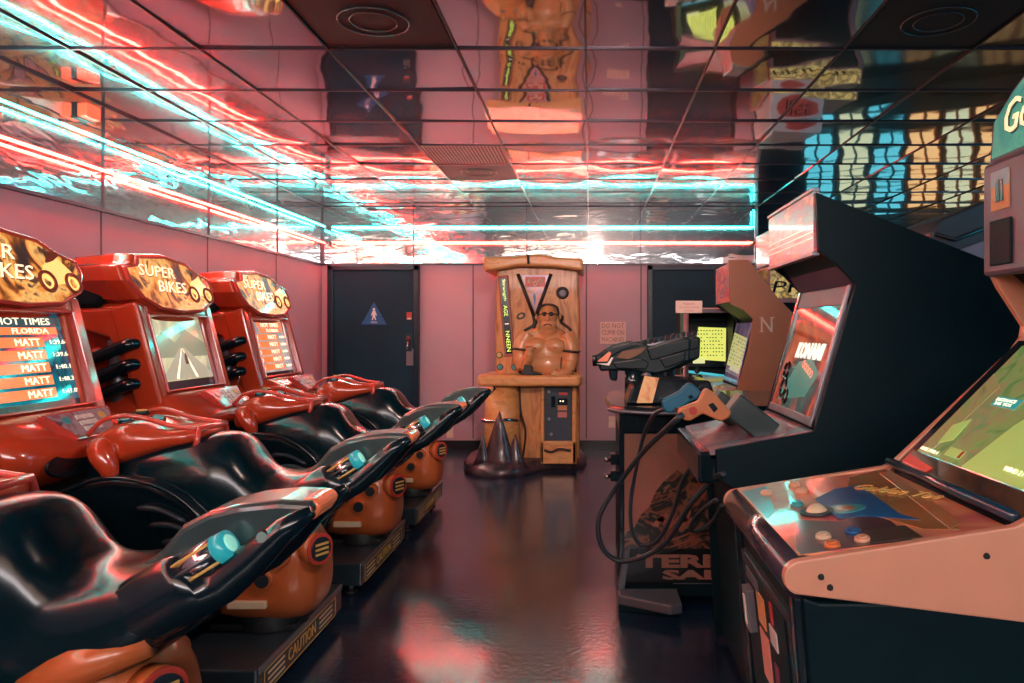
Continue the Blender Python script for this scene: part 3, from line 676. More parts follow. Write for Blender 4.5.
for (px, pz, r) in ((503, .56, .12), (487, .36, .06), (518, .36, .075)):
    x = fx(px); n = 10; rg_ = []
    for z, rr in ((.06, 1.5), (.14, 1.0), (.5*pz, .75), (.8*pz, .35), (pz, .04)):
        rg_.append([Vector((x+r*rr*math.cos(2*PI*i/n)*(1+.2*math.sin(3*i)), 6.635+.5*r*rr*math.sin(2*PI*i/n), z)) for i in range(n)])
    q = MB(); q.loft(rg_, ROCK); q.build('stalagmite', t)
# lower body: pillars, curtain-like back, coin door
q = MB(); q.box(fx(488), fx(579), 6.95, 7.55, .05, .80, WOOD)
q.build('lower_body', t, bevel=.02)
q = MB(); q.tube([(fx(487)+.15, 6.83, .06), (fx(487)+.15, 6.83, .45), (fx(487)+.15, 6.85, .79)], [.17, .165, .15], WOODL, 24); q.build('stump_pillar', t)
q = MB(); q.tube(smooth_path([(fx(485), 6.72, .475), (fx(494), 6.66, .47), (fx(508), 6.66, .485), (fx(520), 6.74, .47)], 6), .015, CHROME, 8); q.build('chrome_band', t)
q = MB(); q.prism([(fx(521), .06), (fx(541), .06), (fx(541), .80), (fx(519), .80), (fx(523), .4)], 'y', 6.86, 6.95, WOOD)
q.tube(smooth_path([(fx(520), 6.85, .80), (fx(521), 6.85, .55), (fx(526), 6.85, .35), (fx(523), 6.85, .1)], 5), .011, GRV, 6)
q.tube([(fx(502), 6.93, .80), (fx(502), 6.93, .5)], .012, GRV, 6); q.build('draped_board', t, bevel=.01)
q = MB(); q.box(fx(541), fx(545), 6.80, 6.95, .06, .79, WOODL); q.box(fx(572), fx(577), 6.80, 6.95, .06, .79, WOODL); q.box(fx(541), fx(577), 6.80, 6.95, .06, .27, WOODL); q.box(fx(541), fx(577), 6.80, 6.95, .77, .80, WOODL); q.build('coin_door_surround', t, bevel=.012)
q = MB(); q.box(fx(544), fx(572), 6.84, 6.94, .26, .78, mat('navy_coin_door', (.02, .035, .06), .35)); cdr = q.build('coin_door', t, bevel=.006)
q = MB(); pn = Panel((fx(558), 6.84, .52), (1, 0, 0), (0, 0, 1))

for (a0, b0, a1, b1, m_, h) in ((-.06, .06, -.02, .16, BLK, .012), (.01, .17, .09, .195, REDP, .004), (.0, .08, .09, .14, BLK, .01), (.0, .03, .085, .075, mat('amber_label', (.6, .25, .1), .4), .004), (.0, -.035, .085, .015, mat('pink_label', (.5, .16, .15), .4), .004)):
    q = MB(); pn.rect(q, a0, b0, a1, b1, m_, 0, h); q.build('coin_plate', cdr)
for a, b_ in ((-.08, .2), (-.08, -.05), (-.06, -.19)):
    q = MB(); pn.ellipse(q, a, b_, .014, .014, STEEL, 0, .006); q.build('door_lock', cdr)
for a in (.025, .05):
    q = MB(); pn.ellipse(q, a, .115, .006, .006, glow('coin_led', (1, .8, .5), 2), .01, .014); q.build('coin_light', cdr)
q = MB(); q.tube(smooth_path([(fx(545), 6.79, .19), (fx(552), 6.785, .175), (fx(560), 6.785, .20), (fx(571), 6.79, .185)], 5), .012, GRV, 6); q.build('carved_groove', t)
# counter
q = MB(); q.prism([(fx(482), 6.62), (fx(580), 6.62), (fx(583), 6.75), (fx(581), 7.3), (fx(484), 7.3), (fx(480), 6.75)], 'z', .785, .885, WOODL); q.build('counter', t, bevel=.03, seg=4)
# upper backboard
q = MB(); q.prism([(fx(496), .87), (fx(578), .87), (fx(580), 1.3), (fx(578), 1.9), (fx(497), 1.9), (fx(495), 1.3)], 'y', 6.9, 7.5, WOOD); q.build('backboard', t, bevel=.02)
q = MB(); q.prism([(fx(486), 1.82), (fx(520), 1.875), (fx(555), 1.865), (fx(584), 1.83), (fx(583), 1.945), (fx(555), 1.955), (fx(538), 1.985), (fx(515), 1.96), (fx(485), 1.955)], 'y', 6.74, 7.52, WOODL); q.build('carved_lintel', t, bevel=.025, seg=3)
q = MB(); q.tube([(fx(529.5), 6.735, 1.975), (fx(530), 6.73, 1.89)], .012, GRV, 6)
for a, b_, c_, d_ in ((518, 1.81, 534, 1.42), (551, 1.81, 536, 1.42)): q.tube([(fx(a), 6.885, b_), (fx(c_), 6.885, d_)], .017, GRV, 6)
q.tube(smooth_path([(fx(534), 6.885, 1.42), (fx(535), 6.885, 1.36), (fx(533), 6.885, 1.31)]), .02, GRV, 6); q.build('carved_grooves', t)
ARTP = art('pink_blue_mural', [(.45, .10, .08), (.62, .25, .20), (.35, .25, .5), (.65, .3, .12)], 7, coat=.3)
q = MB(); pn = Panel((fx(534), 6.9, 1.70), (1, 0, 0), (0, 0, 1)); pn.poly(q, [(-.115, .10), (.145, .10), (.01, -.24)], ARTP, 0, .012)
pn.rect(q, -.08, -.01, .105, .085, REDP, .012, .02)
for a, b_ in ((-.035, .045), (.012, .02), (.058, .045)): pn.ring(q, a, b_, .016, .007, CREAM, .045)
pn.poly(q, [(0, -.06), (.02, -.1), (.01, -.19), (-.008, -.1)], BLUE, .012, .016); q.build('triangle_mural', t)
# LED sign board, leaning
pn = Panel((fx(503.5), 6.9, 1.455), (.997, 0, .0), (.06, 0, 1)); pn = Panel(Vector((fx(506.5), 6.9, 1.42)), (1, 0, .085), (-.085, 0, 1))
q = MB(); pn.rect(q, -.048, -.375, .048, .375, mat('led_board_rust', (.30, .07, .05), .4), 0, .02); lbd = q.build('led_board', t, bevel=.006)
q = MB(); pn.rect(q, -.03, -.35, .03, .35, mat('led_black', (.01, .02, .02), .2), .02, .024)
pv = Panel(pn.P(0, 0, 0), pn.v*-1, pn.u); pv.n = pn.n
LG = glow('led_yellow_green', (.55, .75, .12), 1.2)
pv2 = Panel(pn.P(0, .34, .0), -pn.v, pn.u)
pv2.text(q, 'Strength', .0, -.016, .20, .034, LG, .024, .027); pv2.text(q, 'AGE', .24, -.018, .10, .036, LG, .024, .027); pv2.text(q, 'I', .41, -.018, .006, .036, SW, .024, .027); pv2.text(q, 'NNEEN', .48, -.018, .19, .036, LG, .024, .027); q.build('led_text', lbd)
# ornaments and buttons
q = MB(); pn = Panel((0, 6.9, 0), (1, 0, 0), (0, 0, 1))
pn.ring(q, fx(562.5), fz(293), .042, .017, GRV, .01); pn.ellipse(q, fx(562.5), fz(293), .03, .03, mat('grey_violet', (.08, .06, .09), .4), 0, .02); q.build('round_ornament', t)
q = MB(); pn.ellipse(q, fx(521), fz(316), .045, .03, GRV, 0, .012, rot=.5); pn.ellipse(q, fx(521), fz(316), .024, .014, WOOD, .012, .018, rot=.5); q.build('eye_ornament', t)
q = MB(); pn.ellipse(q, fx(508), fz(239+116), .03, .03, GRV, 0, .008); 
for px, py, m_ in ((499.5, 355, YEL), (500, 367, TEAL), (514.5, 367, TEAL)):
    q = MB(); q.disc((fx(px), 6.9, fz(py)), (0, -1, 0), .03, .012, GRV); q.disc((fx(px), 6.888, fz(py)), (0, -1, 0), .023, .012, m_, taper=.9); q.build('button', t)
# strongman figure: ellipsoids fused by a voxel remesh
def gp(cx_, cy_, dy=0): return Vector(((480+cx_/5.25-VX)*kk, 6.86+dy, CH-(250+cy_/5.25-VY)*kk))
u = kk/5.25
q = MB()
q.ell(gp(345, 590), (150*u*.78, .13, 105*u), SKIN, 24)
q.ell(gp(350, 540), (125*u, .125, 90*u), SKIN, 24)
q.ell(gp(300, 505, -.085), (60*u, .05, 42*u), SKIN, 20); q.ell(gp(395, 505, -.085), (60*u, .05, 42*u), SKIN, 20)
q.ell(gp(350, 600, -.06), (95*u, .09, 70*u), SKIN, 24)
q.ell(gp(355, 455), (100*u, .09, 60*u), SKIN, 24)
q.tube([gp(355, 450, 0), gp(360, 400, -.03)], [.10, .085], SKIN, 16)
q.ell(gp(360, 352, -.05), (46*u, .085, 62*u), SKIN, 24)
q.ell(gp(362, 395, -.075), (44*u, .06, 34*u), SKIN, 20)
q.ell(gp(358, 425, -.06), (50*u, .055, 26*u), SKIN, 20)
q.ell(gp(361, 352, -.135), (9*u, .022, 16*u), SKIN, 12)
q.ell(gp(361, 364, -.137), (12*u, .02, 8*u), SKIN, 12)
q.ell(gp(422, 350, -.03), (9*u, .02, 17*u), SKIN, 12); q.ell(gp(300, 352, -.03), (9*u, .02, 17*u), SKIN, 12)
# left arm as seen: shoulder, upper arm down, forearm up in front
q.tube(smooth_path([gp(255, 440, -.02), gp(222, 500, -.04), gp(218, 570, -.05), gp(235, 618, -.08)], 5), [.075]*4+[.078]*4+[.072]*4+[.062]*4, SKIN, 16)
q.tube(smooth_path([gp(238, 610, -.09), gp(262, 560, -.15), gp(268, 530, -.17)], 5), [.055]*3+[.05]*3+[.045]*3+[.04]*2, SKIN, 14)
q.tube(smooth_path([gp(455, 440, -.02), gp(478, 500, -.04), gp(478, 570, -.05), gp(468, 625, -.08)], 5), [.075]*4+[.078]*4+[.07]*4+[.058]*4, SKIN, 16)
q.tube(smooth_path([gp(468, 625, -.08), gp(440, 640, -.13), gp(415, 643, -.15)], 5), [.05]*4+[.042]*4+[.036]*3, SKIN, 14)
# hands with fingers
q.ell(gp(268, 518, -.175), (.036, .028, .042), SKIN, 14); q.ell(gp(405, 640, -.16), (.045, .03, .026), SKIN, 14)
for k in range(4):
    q.tube([gp(256+7*k, 508, -.19), gp(256+7*k, 496+abs(k-1.5)*2, -.20), gp(256+7*k, 500, -.215)], .0095, SKIN, 8)
    q.tube([gp(400, 630+6*k, -.18), gp(384-abs(k-1.5)*-2, 632+6*k, -.185), gp(378, 637+6*k, -.18)], .0095, SKIN, 8)
q.tube([gp(284, 520, -.19), gp(292, 508, -.20)], .011, SKIN, 8); q.tube([gp(412, 626, -.18), gp(402, 616, -.19)], .011, SKIN, 8)
fig = q.build('strongman_figure', t)
rm = fig.modifiers.new('remesh', 'REMESH'); rm.mode = 'VOXEL'; rm.voxel_size = .007; rm.use_smooth_shade = True
sm = fig.modifiers.new('smooth', 'SMOOTH'); sm.iterations = 4; sm.factor = .5
q = MB()
for cx_ in (344, 378): q.ell(gp(cx_, 338, -.128), (13*u, .012, 12*u), GRV, 14)
q.tube([gp(352, 337, -.138), gp(370, 337, -.138)], .006, GRV, 6); q.tube([gp(330, 337, -.12), gp(302, 345, -.04)], .005, GRV, 6); q.tube([gp(392, 337, -.12), gp(420, 345, -.04)], .005, GRV, 6); q.build('dark_goggles', fig)
q = MB(); q.tube(smooth_path([gp(340, 398, -.128), gp(352, 391, -.137), gp(368, 391, -.137), gp(382, 399, -.126)], 4), .0055, GRV, 6); q.build('mouth', fig)
q = MB(); q.tube(smooth_path([gp(306, 345, -.03), gp(318, 300, -.05), gp(360, 288, -.06), gp(404, 300, -.05), gp(416, 345, -.03)], 6), .010, GRV, 8)
q.tube(smooth_path([gp(418, 340, -.02), gp(432, 355, -.01), gp(424, 378, .0)], 4), .015, GRV, 8); q.build('head_band', fig)
for cx_, cy_ in ((222, 520), (477, 530)):
    q = MB(); c = gp(cx_, cy_, -.045); q.tube([c+Vector((.083*math.cos(2*PI*k/18), .083*math.sin(2*PI*k/18), .006*math.sin(2*PI*k/9))) for k in range(18)], .011, GRV, 8, closed=True)
    q.build('arm_band', fig)
q = MB(); q.tube(smooth_path([gp(300, 375, .03), gp(275, 400, .03), gp(215, 440, .035), gp(190, 520, .035), gp(185, 590, .035), gp(215, 650, .035)], 5), .013, GRV, 8)
q.tube(smooth_path([gp(425, 380, .03), gp(480, 425, .035), (gp(500, 500, .035)), gp(500, 640, .035)], 5), .013, GRV, 8)
q.tube(smooth_path([gp(430, 630, -.13), gp(428, 580, -.10), gp(440, 540, -.07)], 4), .005, GRV, 6); q.build('carved_outline', t)
q = MB()
for cx_ in (295, 400): q.ell(gp(cx_, 512, -.135), (.009, .006, .009), REDP, 8)
q.build('chest_mark', fig)
q = MB(); c = gp(268, 645, -.17); q.prism([(c.x-.07, .885), (c.x+.12, .885), (c.x+.10, .905), (c.x+.03, .915), (c.x+.03, .965), (c.x-.04, .98), (c.x-.055, .92)], 'y', 6.64, 6.78, RUB); q.build('grip_rest', t, bevel=.008)

# ================================================================== GUN GAME PEDESTAL (dark art side)
GY = 3.5
t = thing('gun_game_pedestal', 'shooting game pedestal with dark battle art and big block lettering on its side', 'arcade machine', (.5, 3.9, 0))
x0, x1 = .15, 1.36
q = MB(); q.box(x0, x1, GY, 4.35, .03, .81, BLKM); q.build('cabinet_body', t, bevel=.008)
BA = art('battle_art', [(.008, .012, .012), (.012, .014, .014), (.30, .10, .05), (.012, .016, .016), (.02, .03, .025), (.36, .15, .08), (.01, .01, .01)], 5.5, distort=2.6, detail=7, stretch=(1, 1, 1), contrast=(.28, .72))
SK = art('dusty_salmon_sky', [(.50, .15, .11), (.42, .16, .11), (.22, .12, .07)], 2.5, distort=.5)
pn = Panel((x0, GY, 0), (1, 0, 0), (0, 0, 1)); W = x1-x0
q = MB(); pn.rect(q, .012, .09, W-.01, .80, SK, 0, .003)
ridge = [(.012, .09)]+[(W-.01, .09)]+[(W-.01, .62), (.5, .60), (.46, .66), (.40, .62), (.36, .645), (.30, .60), (.26, .63), (.20, .58), (.16, .53), (.13, .46), (.09, .42), (.06, .36), (.012, .33)]
pn.poly(q, ridge, BA, .003, .005)
for k in range(3): pn.poly(q, [(.20, .29-.03*k), (.25, .30-.03*k), (.60, .46-.035*k), (.60, .445-.035*k)], mat('salmon_streak', (.42, .13, .08), .4), .005, .006)
for k in range(9): pn.poly(q, [(.14+.02*k, .37+.03*math.sin(k)), (.17+.02*k, .36+.02*math.sin(k*2)), (.20+.018*k, .42+.02*math.sin(k*3)), (.19+.018*k, .425+.02*math.sin(k*3))], MATS['salmon_streak'], .005, .006)
pn.rect(q, .012, .09, W-.01, .26, mat('black_print', (.006, .008, .01), .3), .005, .006)
BZ = mat('bronze_lettering', (.36, .15, .10), .35, coat=.4)
pn.text(q, 'TERMINATOR', .07, .17, 1.12, .064, BZ, .006, .009, bold=.045); pn.text(q, 'SALVATION', .19, .115, .90, .046, BZ, .006, .009, bold=.045)
pn.rect(q, .24, .095, .45, .098, STEEL, .006, .007)
q.build('side_art', t)
q = MB(); q.box(x0-.012, x0+.012, GY-.008, GY+.02, .09, .93, BLKG); q.build('corner_moulding', t, bevel=.004)
q = MB(); q.box(x0-.01, x1, GY-.005, 4.36, .80, .90, BLKG); q.build('upper_band', t, bevel=.01)
q = MB(); dk = [(x0-.06, 3.50), (x0+.0, 3.42), (x0+.18, 3.39), (x0+.40, 3.40), (x0+.55, 3.46), (x1, 3.5), (x1, 4.36), (x0-.04, 4.36), (x0-.07, 3.95)]
q.prism(dk, 'z', .90, .935, BLKG); q.build('control_deck', t, bevel=.012)
q = MB(); q.tube(smooth_path([(x0-.06, 3.50, .915), (x0+.0, 3.42, .915), (x0+.18, 3.385, .91), (x0+.40, 3.395, .915), (x0+.55, 3.455, .915)], 5), .010, STEEL, 6); q.build('deck_rail', t)
q = MB(); q.prism([(x0-.02, 3.45), (x0-.02, 3.36), (x0+.20, 3.235), (x0+.255, 3.25), (x0+.255, 3.45)], 'z', .045, .09, mat('grey_foot_plate', (.12, .12, .14), .4, metal=.3)); q.prism([(x0-.02, 3.52), (x0-.02, 3.40), (x0+.255, 3.33), (x0+.255, 3.52)], 'z', 0, .06, BLKM); q.build('foot_plate', t, bevel=.008)
q = MB(); q.prism([(x0-.02, .09), (x0+.01, .27), (x0+.035, .27), (x0+.01, .09)], 'y', 3.43, 3.50, MATS['grey_foot_plate']); q.build('foot_bracket', t, bevel=.003)
for z in (.66, .58): 
    q = MB(); q.box(x0-.05, x0, 3.60, 3.68, z-.025, z+.025, BLKG); q.tube([(x0-.05, 3.64, z-.005), (x0-.075, 3.62, z-.005)], .012, CHROME, 8); q.build('coin_mech', t, bevel=.004)
# gun mount: angled head with glowing panel
q = MB(); q.prism([(x0+.02, .935), (x0+.05, 1.02), (x0+.12, 1.06), (x0+.42, 1.05), (x0+.46, .935)], 'y', 3.52, 3.80, BLKG); q.build('gun_mount', t, bevel=.012)
q = MB(); pn = Panel((x0+.07, 3.515, .945), (1, 0, 0), (.18, .0, 1)); pn.poly(q, [(0, 0), (.075, 0), (.085, .12), (.015, .13)], art('mount_card', [(.7, .25, .08), (.85, .45, .2), (.5, .12, .05)], 9, es=.35), 0, .006); q.build('lit_card', t)
q = MB(); pn.text(q, 'TX', .20, .03, .10, .055, DARK, -.001, .003); q.build('mount_lettering', t)
GUNM = mat('black_gun_plastic', (.0015, .008, .011), .4, var=.15, spec=.3)
def big_gun(dx_, dy_, label, px=597):
    """heavy black mounted rifle pointing left and slightly down"""
    g = thing('mounted_gun', label, 'gun', (.28+dx_, 3.9+dy_, 1.06), 'mounted guns on the pedestal')
    o = Vector((dx_, dy_, 0))
    def pr(mb, P_, a, b_, m_): mb.prism([((x-VX)*3.9/F+dx_, CH-(y-VY)*3.9/F) for x, y in P_], 'y', 3.9+a+dy_, 3.9+b_+dy_, m_)
    q = MB(); pr(q, [(594, 357), (603, 350), (612, 345), (628, 341), (642, 343), (650, 346), (664, 341), (682, 336), (690, 338), (689, 360), (668, 371), (655, 374), (634, 371), (612, 370), (600, 371), (598, 364)], -.05, .05, GUNM); rc = q.build('receiver', g, bevel=.012, seg=2)
    for P_, dd in (([(646, 348), (664, 343), (688, 339), (688, 349), (666, 356), (650, 360)], .062), ([(600, 352), (612, 347), (628, 343), (640, 345), (622, 350), (612, 356), (603, 359)], .058), ([(612, 362), (640, 358), (648, 362), (646, 369), (616, 368)], .06), ([(658, 358), (684, 351), (684, 360), (664, 368)], .058)):
        q = MB(); pr(q, P_, -dd, dd, GUNM); q.build('armour_plate', rc, bevel=.006)
    q = MB(); pr(q, [(616, 357), (622, 351), (645, 347), (640, 353), (628, 359)], -.066, -.058, mat('brown_panel', (.16, .08, .04), .25, coat=.8)); pr(q, [(597, 361), (607, 361), (611, 353), (609, 351)], -.068, -.058, mat('red_amber_sight', (.7, .22, .12), .3)); pr(q, [(596, 363), (607, 363), (611, 357), (613, 357), (609, 365)], -.067, -.058, WHITE); q.build('shroud_panel', g)
    q = MB()
    for k in range(8):
        x = 643+5.5*k; y = 340-1.1*k; pr(q, [(x, y+6), (x, y), (x+3.4, y-.7), (x+3.4, y+5)], -.022, .022, BLKG)
    pr(q, [(640, 346), (686, 336), (686, 339), (641, 349)], -.03, .03, STEEL); q.build('top_rail', g)
    q = MB(); pr(q, [(608, 368), (618, 369), (617, 381), (610, 380)], -.03, .03, BLKG); q.build('grip', g, bevel=.01); q = MB(); pr(q, [(655, 370), (664, 369), (662, 386), (652, 388)], -.025, .025, BLKG); q.build('grip', g, bevel=.01)
    q = MB(); c = at(634, 371, 3.9)+o; q.tube([c+Vector((0, 0, 0)), c+Vector((-.01, 0, -.06)), c+Vector((.0, 0, -.12))], [.05, .04, .05], BLKG, 14); q.tube([c+Vector((.06, -.04, -.03)), c+Vector((.06, -.07, -.03))], .028, STEEL, 14); q.build('swivel', g)
    q = MB(); c = at(598, 360, 3.9)+o; q.tube([c+Vector((-.03, 0, -.004)), c+Vector((.05, 0, .004))], .03, BLKG, 16); q.build('muzzle', g)
    return g
big_gun(0, 0, 'large black mounted gun with ribbed top rail, nearest on the pedestal')
big_gun(.10, .34, 'second black mounted gun mostly hidden behind the first')

# ================================================================== BLACK SHOOTING CABINET
YN, YFR = 2.44, 3.10
t = thing('shooter_cabinet', 'big black cabinet with sloping side, pink lit marquee and glowing monitor, holding two pistols', 'arcade machine', (1.1, 2.77, 0))
k_ = YN/F
def pk2(px, py): return ((px-VX)*k_, CH-(py-VY)*k_)
side = [pk2(816, 192), pk2(819, 251), pk2(835, 262), pk2(856, 284), pk2(814, 432), pk2(716, 450), pk2(717, 478), pk2(736, 490), (.52, 0.02), (1.72, 0.02), (1.78, 1.2), (1.52, 1.42), pk2(985, 259)]
for a, b_, nm in ((YN, YN+.022, 'side_panel'), (YFR-.022, YFR, 'side_panel')):
    q = MB(); q.prism(side, 'y', a, b_, BLKM); q.build(nm, t, bevel=.003)
# inner body: top, back, bottom boxes
A, B = YN+.022, YFR-.022
q = MB(); q.prism([(.79, 1.72), (1.28, 1.50), (1.50, 1.40), (1.70, 1.18), (1.70, .03), (.55, .03), (.50, .78), (.44, .80), (.44, .87), (.76, .93), (.76, .96), (.90, 1.42), (.78, 1.56)], 'y', A, B, BLKM); q.build('cabinet_body', t, bevel=.004)
# marquee box
MQ = art('pink_marquee_art', [(.55, .06, .04), (.65, .18, .12), (.40, .05, .07), (.20, .16, .18), (.6, .25, .17)], 5, es=.4, distort=1.0, stretch=(1, 1, 3), coat=.2)
pn = Panel((.742, (YN+YFR)/2, 1.655), (0, -1, 0), (0, 0, 1))
q = MB(); pn.rect(q, -.305, -.105, .305, .095, MQ, -.02, .0)
for k in range(3): pn.rect(q, -.30, -.06+.02*k, .30, -.055+.02*k, glow('marquee_line', (.95, .5, .35), .8), 0, .001)
q.build('marquee', t)
q = MB()
pn.rect(q, -.31, .095, .31, .108, STEEL, -.02, .006); pn.rect(q, -.31, -.118, .31, -.105, STEEL, -.02, .006); q.build('marquee_retainer', t, bevel=.002)
q = MB(); q.prism([(.79, 1.56), (.80, 1.575), (.90, 1.44), (.885, 1.42)], 'y', A, B, mat('violet_bezel', (.09, .055, .09), .5)); q.build('speaker_baffle', t)
# monitor
bl = Vector((.742, YN+.03, .965)); tl = Vector((.875, YN+.03, 1.44)); H = (tl-bl).length
pn = Panel((bl+Vector((0, .30, 0))), (0, -1, 0), (tl-bl))
q = MB()
pn.rect(q, -.30, -.0, .30, .03, STEEL, -.01, .010); pn.rect(q, -.30, 0, -.275, H, BLKG, -.01, .012); pn.rect(q, .275, 0, .30, H, STEEL, -.01, .012); pn.rect(q, -.3, H-.07, .3, H, mat('violet_bezel', (.07, .04, .07), .55), -.01, .006); q.build('monitor_bezel', t, bevel=.003)
q = MB(); SA = art('red_space_screen', [(.30, .05, .03), (.55, .12, .06), (.16, .05, .05), (.03, .16, .14), (.50, .10, .07)], 4.2, es=.55, rough=.04, distort=1.2, coat=1, stretch=(1, 1, 1))
pn.rect(q, -.275, .03, .275, H-.07, SA, -.01, .004)
PKN = glow('screen_logo_white', (.75, .9, .75), 1.0)
pn.text(q, 'KONAMI', -.12, .225, .33, .062, PKN, .004, .007, shear=.25, bold=.015)
GR = glow('screen_green_shape', (.03, .22, .17), .6); pn.poly(q, [(-.20, .05), (.13, .09), (.22, .18), (.10, .23), (-.05, .21), (-.15, .12)], GR, .004, .005)
DG = mat('screen_dark_shape', (.02, .01, .01), .1)
for a, b_, r in ((-.16, .10, .035), (-.10, .07, .025), (-.18, .17, .03)): pn.ring(q, a, b_, r, .008, DG, .008)
for k in range(5): pn.ring(q, .02+.03*k, .205-.008*k, .012, .003, glow('screen_pink', (.8, .25, .15), 1), .007)
q.build('monitor', t)
# control panel (slopes slightly)
p0 = Vector((.415, YN+.022, .895)); p1 = Vector((.742, YN+.022, .958))
pc = Panel(p0, (p1-p0), (0, 1, 0)); L = (p1-p0).length; Wd = B-A
q = MB(); CPA = art('pink_control_print', [(.45, .16, .18), (.62, .33, .33), (.35, .12, .2), (.12, .2, .28), (.6, .25, .22)], 3.5, distort=1.2)
pc.rect(q, -.02, 0, L, Wd, CPA, -.03, .0); pc.poly(q, [(L-.10, .01), (L-.005, .01), (L-.005, .12), (L-.05, .10)], TEAL, 0, .001)
pc.poly(q, [(.10, .08), (.25, .05), (.30, .2), (.22, .5), (.12, .5)], mat('plum_print', (.28, .08, .11), .3, coat=.5), 0, .001)
q.build('control_panel', t, bevel=.003)
for a, b_ in ((.205, .20), (.235, .40)):
    q = MB(); q.disc(pc.P(a, b_, 0), pc.n, .036, .022, mat('amber_button_ring', (.55, .28, .12), .3, coat=.6), 24); q.disc(pc.P(a, b_, .022), pc.n, .028, .006, BLK, 24); q.build('start_button', t)
q = MB(); q.box(.36, .43, A-.0, B, .78, .885, BLKG); q.build('panel_front', t, bevel=.01)
# holsters on the panel
q = MB()
hc = pc.P(.22, .10, 0)
M = Matrix.Translation(pc.P(.155, .12, .06)) @ Matrix.Rotation(math.radians(38), 4, 'Y')
q.box(-.085, .085, -.05, .05, -.045, .045, mat('dark_green_holster', (.015, .035, .035), .4), M); q.build('holster', t, bevel=.006)
q = MB(); M2 = Matrix.Translation(pc.P(.14, .45, .05)) @ Matrix.Rotation(math.radians(38), 4, 'Y')
q.box(-.08, .08, -.05, .05, -.045, .045, MATS['dark_green_holster'], M2); q.build('holster', t, bevel=.006)

# pistols : outline in the x-z plane with thickness
def pistol(name, Yp, pts, guard, m_, label, dot=None, th=.022):
    k = Yp/F
    P_ = [((x-VX)*k, CH-(y-VY)*k) for x, y in pts]
    cxm = sum(p[0] for p in P_)/len(P_); czm = sum(p[1] for p in P_)/len(P_)
    g = thing(name, label, 'toy gun', (cxm, Yp, czm), 'light guns on the shooting cabinet')
    q = MB(); q.prism(P_, 'y', Yp-th, Yp+th, m_); q.build('gun_body', g, bevel=.008, seg=3)
    q = MB(); G = [((x-VX)*k, CH-(y-VY)*k) for x, y in guard]; q.prism(G, 'y', Yp-th-.002, Yp+th+.002, BLKM); q.build('trigger_opening', g, bevel=.002)
    q = MB()
    if dot: c = at(dot[0], dot[1], Yp); q.disc((c.x, Yp-th, c.z), (0, -1, 0), .014, .004, REDP)
    a, b_ = at(*pts[0], Yp), at(*pts[1], Yp); q.tube([a+Vector((0, 0, .0)), a+(a-b_).normalized()*-.012], .012, RUB, 10); q.build('gun_detail', g)
    return g
GB = mat('blue_gun_plastic', (.01, .16, .27), .4, var=.08); GO = mat('orange_gun_plastic', (.62, .20, .07), .4, var=.08)
bg_ = pistol('blue_light_gun', 2.98, [(661, 402), (663, 399), (679, 391), (687, 383), (692, 383), (701, 392), (697, 398), (690, 401), (672, 412), (668, 413), (664, 410)], [(687, 396), (691, 394), (693, 397), (689, 399)], GB, 'blue toy pistol resting behind the orange one on the control panel')
og = pistol('orange_light_gun', 2.50, [(676, 412), (679, 408), (698, 401), (703, 390), (707, 388), (713, 392), (731, 412), (727, 418), (719, 421), (713, 418), (702, 413), (690, 420), (684, 420)], [(707, 404), (712, 402), (717, 408), (713, 412)], GO, 'orange toy pistol lying in its dark holster on the control panel', (692, 410))

# cables
CB = mat('black_cable', (.03, .04, .05), .35)
def cable(pp, label, r=.010, gun=None):
    P_ = [at(*p[:2], p[2]) for p in pp]; q = MB(); o0 = P_[0]
    if gun: q.tube(smooth_path(P_, 10), r, CB, 8); return q.build('cable', gun)
    q.tube(smooth_path([p-o0 for p in P_], 10), r, CB, 8); o = q.build('cable'); o.location = o0
    tag(o, label, 'cable'); return o
cable([(683, 414, 2.47), (672, 424, 2.5), (645, 450, 2.9), (620, 482, 3.2), (602, 510, 3.25), (598, 530, 3.25), (604, 550, 3.25), (620, 561, 3.25), (645, 556, 3.2), (668, 540, 3.1), (690, 505, 2.8), (712, 480, 2.5), (724, 474, 2.40)], 'thick black cable in a wide loop hanging off the orange pistol', .011, og)
cable([(668, 408, 2.98), (655, 414, 3.05), (645, 432, 3.2), (638, 460, 3.3), (631, 500, 3.35), (632, 530, 3.35), (642, 545, 3.35), (658, 540, 3.3), (672, 515, 3.2), (683, 480, 3.0), (700, 460, 2.8), (716, 458, 2.5)], 'thinner black cable hanging from the blue pistol in front of the dark art', .009, bg_)
cable([(716, 500, 2.40), (700, 512, 2.8), (690, 528, 3.0), (697, 531, 3.0), (712, 522, 2.7), (722, 505, 2.42)], 'short dark cable loop hanging at the front corner of the black shooting cabinet', .008)

# sign on a pole
PX = at(686, 330, 4.6)
t = thing('pole_sign', 'small pale card on a thin pink pole standing behind the guns', 'sign', (PX.x, 4.6, 0))
PKP = mat('pinkish_steel_pole', (.45, .22, .24), .35, metal=.5)
q = MB(); q.tube([(PX.x, 4.6, .02), (PX.x, 4.6, at(0, 313, 4.6).z)], .016, PKP, 12); q.build('pole', t)
q = MB(); q.disc((PX.x, 4.6, 0), (0, 0, 1), .14, .02, BLKM, 28); q.build('base', t, bevel=.004)
c = at(688.5, 307, 4.6); pn = Panel((c.x, 4.575, c.z), (1, 0, 0), (0, 0, 1))
q = MB(); pn.rect(q, -.082, -.038, .082, .038, mat('sign_card', (.60, .42, .36), .5), -.012, .0); q.build('card', t, bevel=.002)
q = MB(); pn.text(q, 'PLEASE', -.035, .012, .07, .013, DKP, 0, .002); pn.text(q, 'DO NOT MOVE', -.06, -.009, .12, .012, DKP, 0, .002); pn.text(q, 'GUNS', -.03, -.029, .06, .012, DKP, 0, .002); q.build('lettering', t)

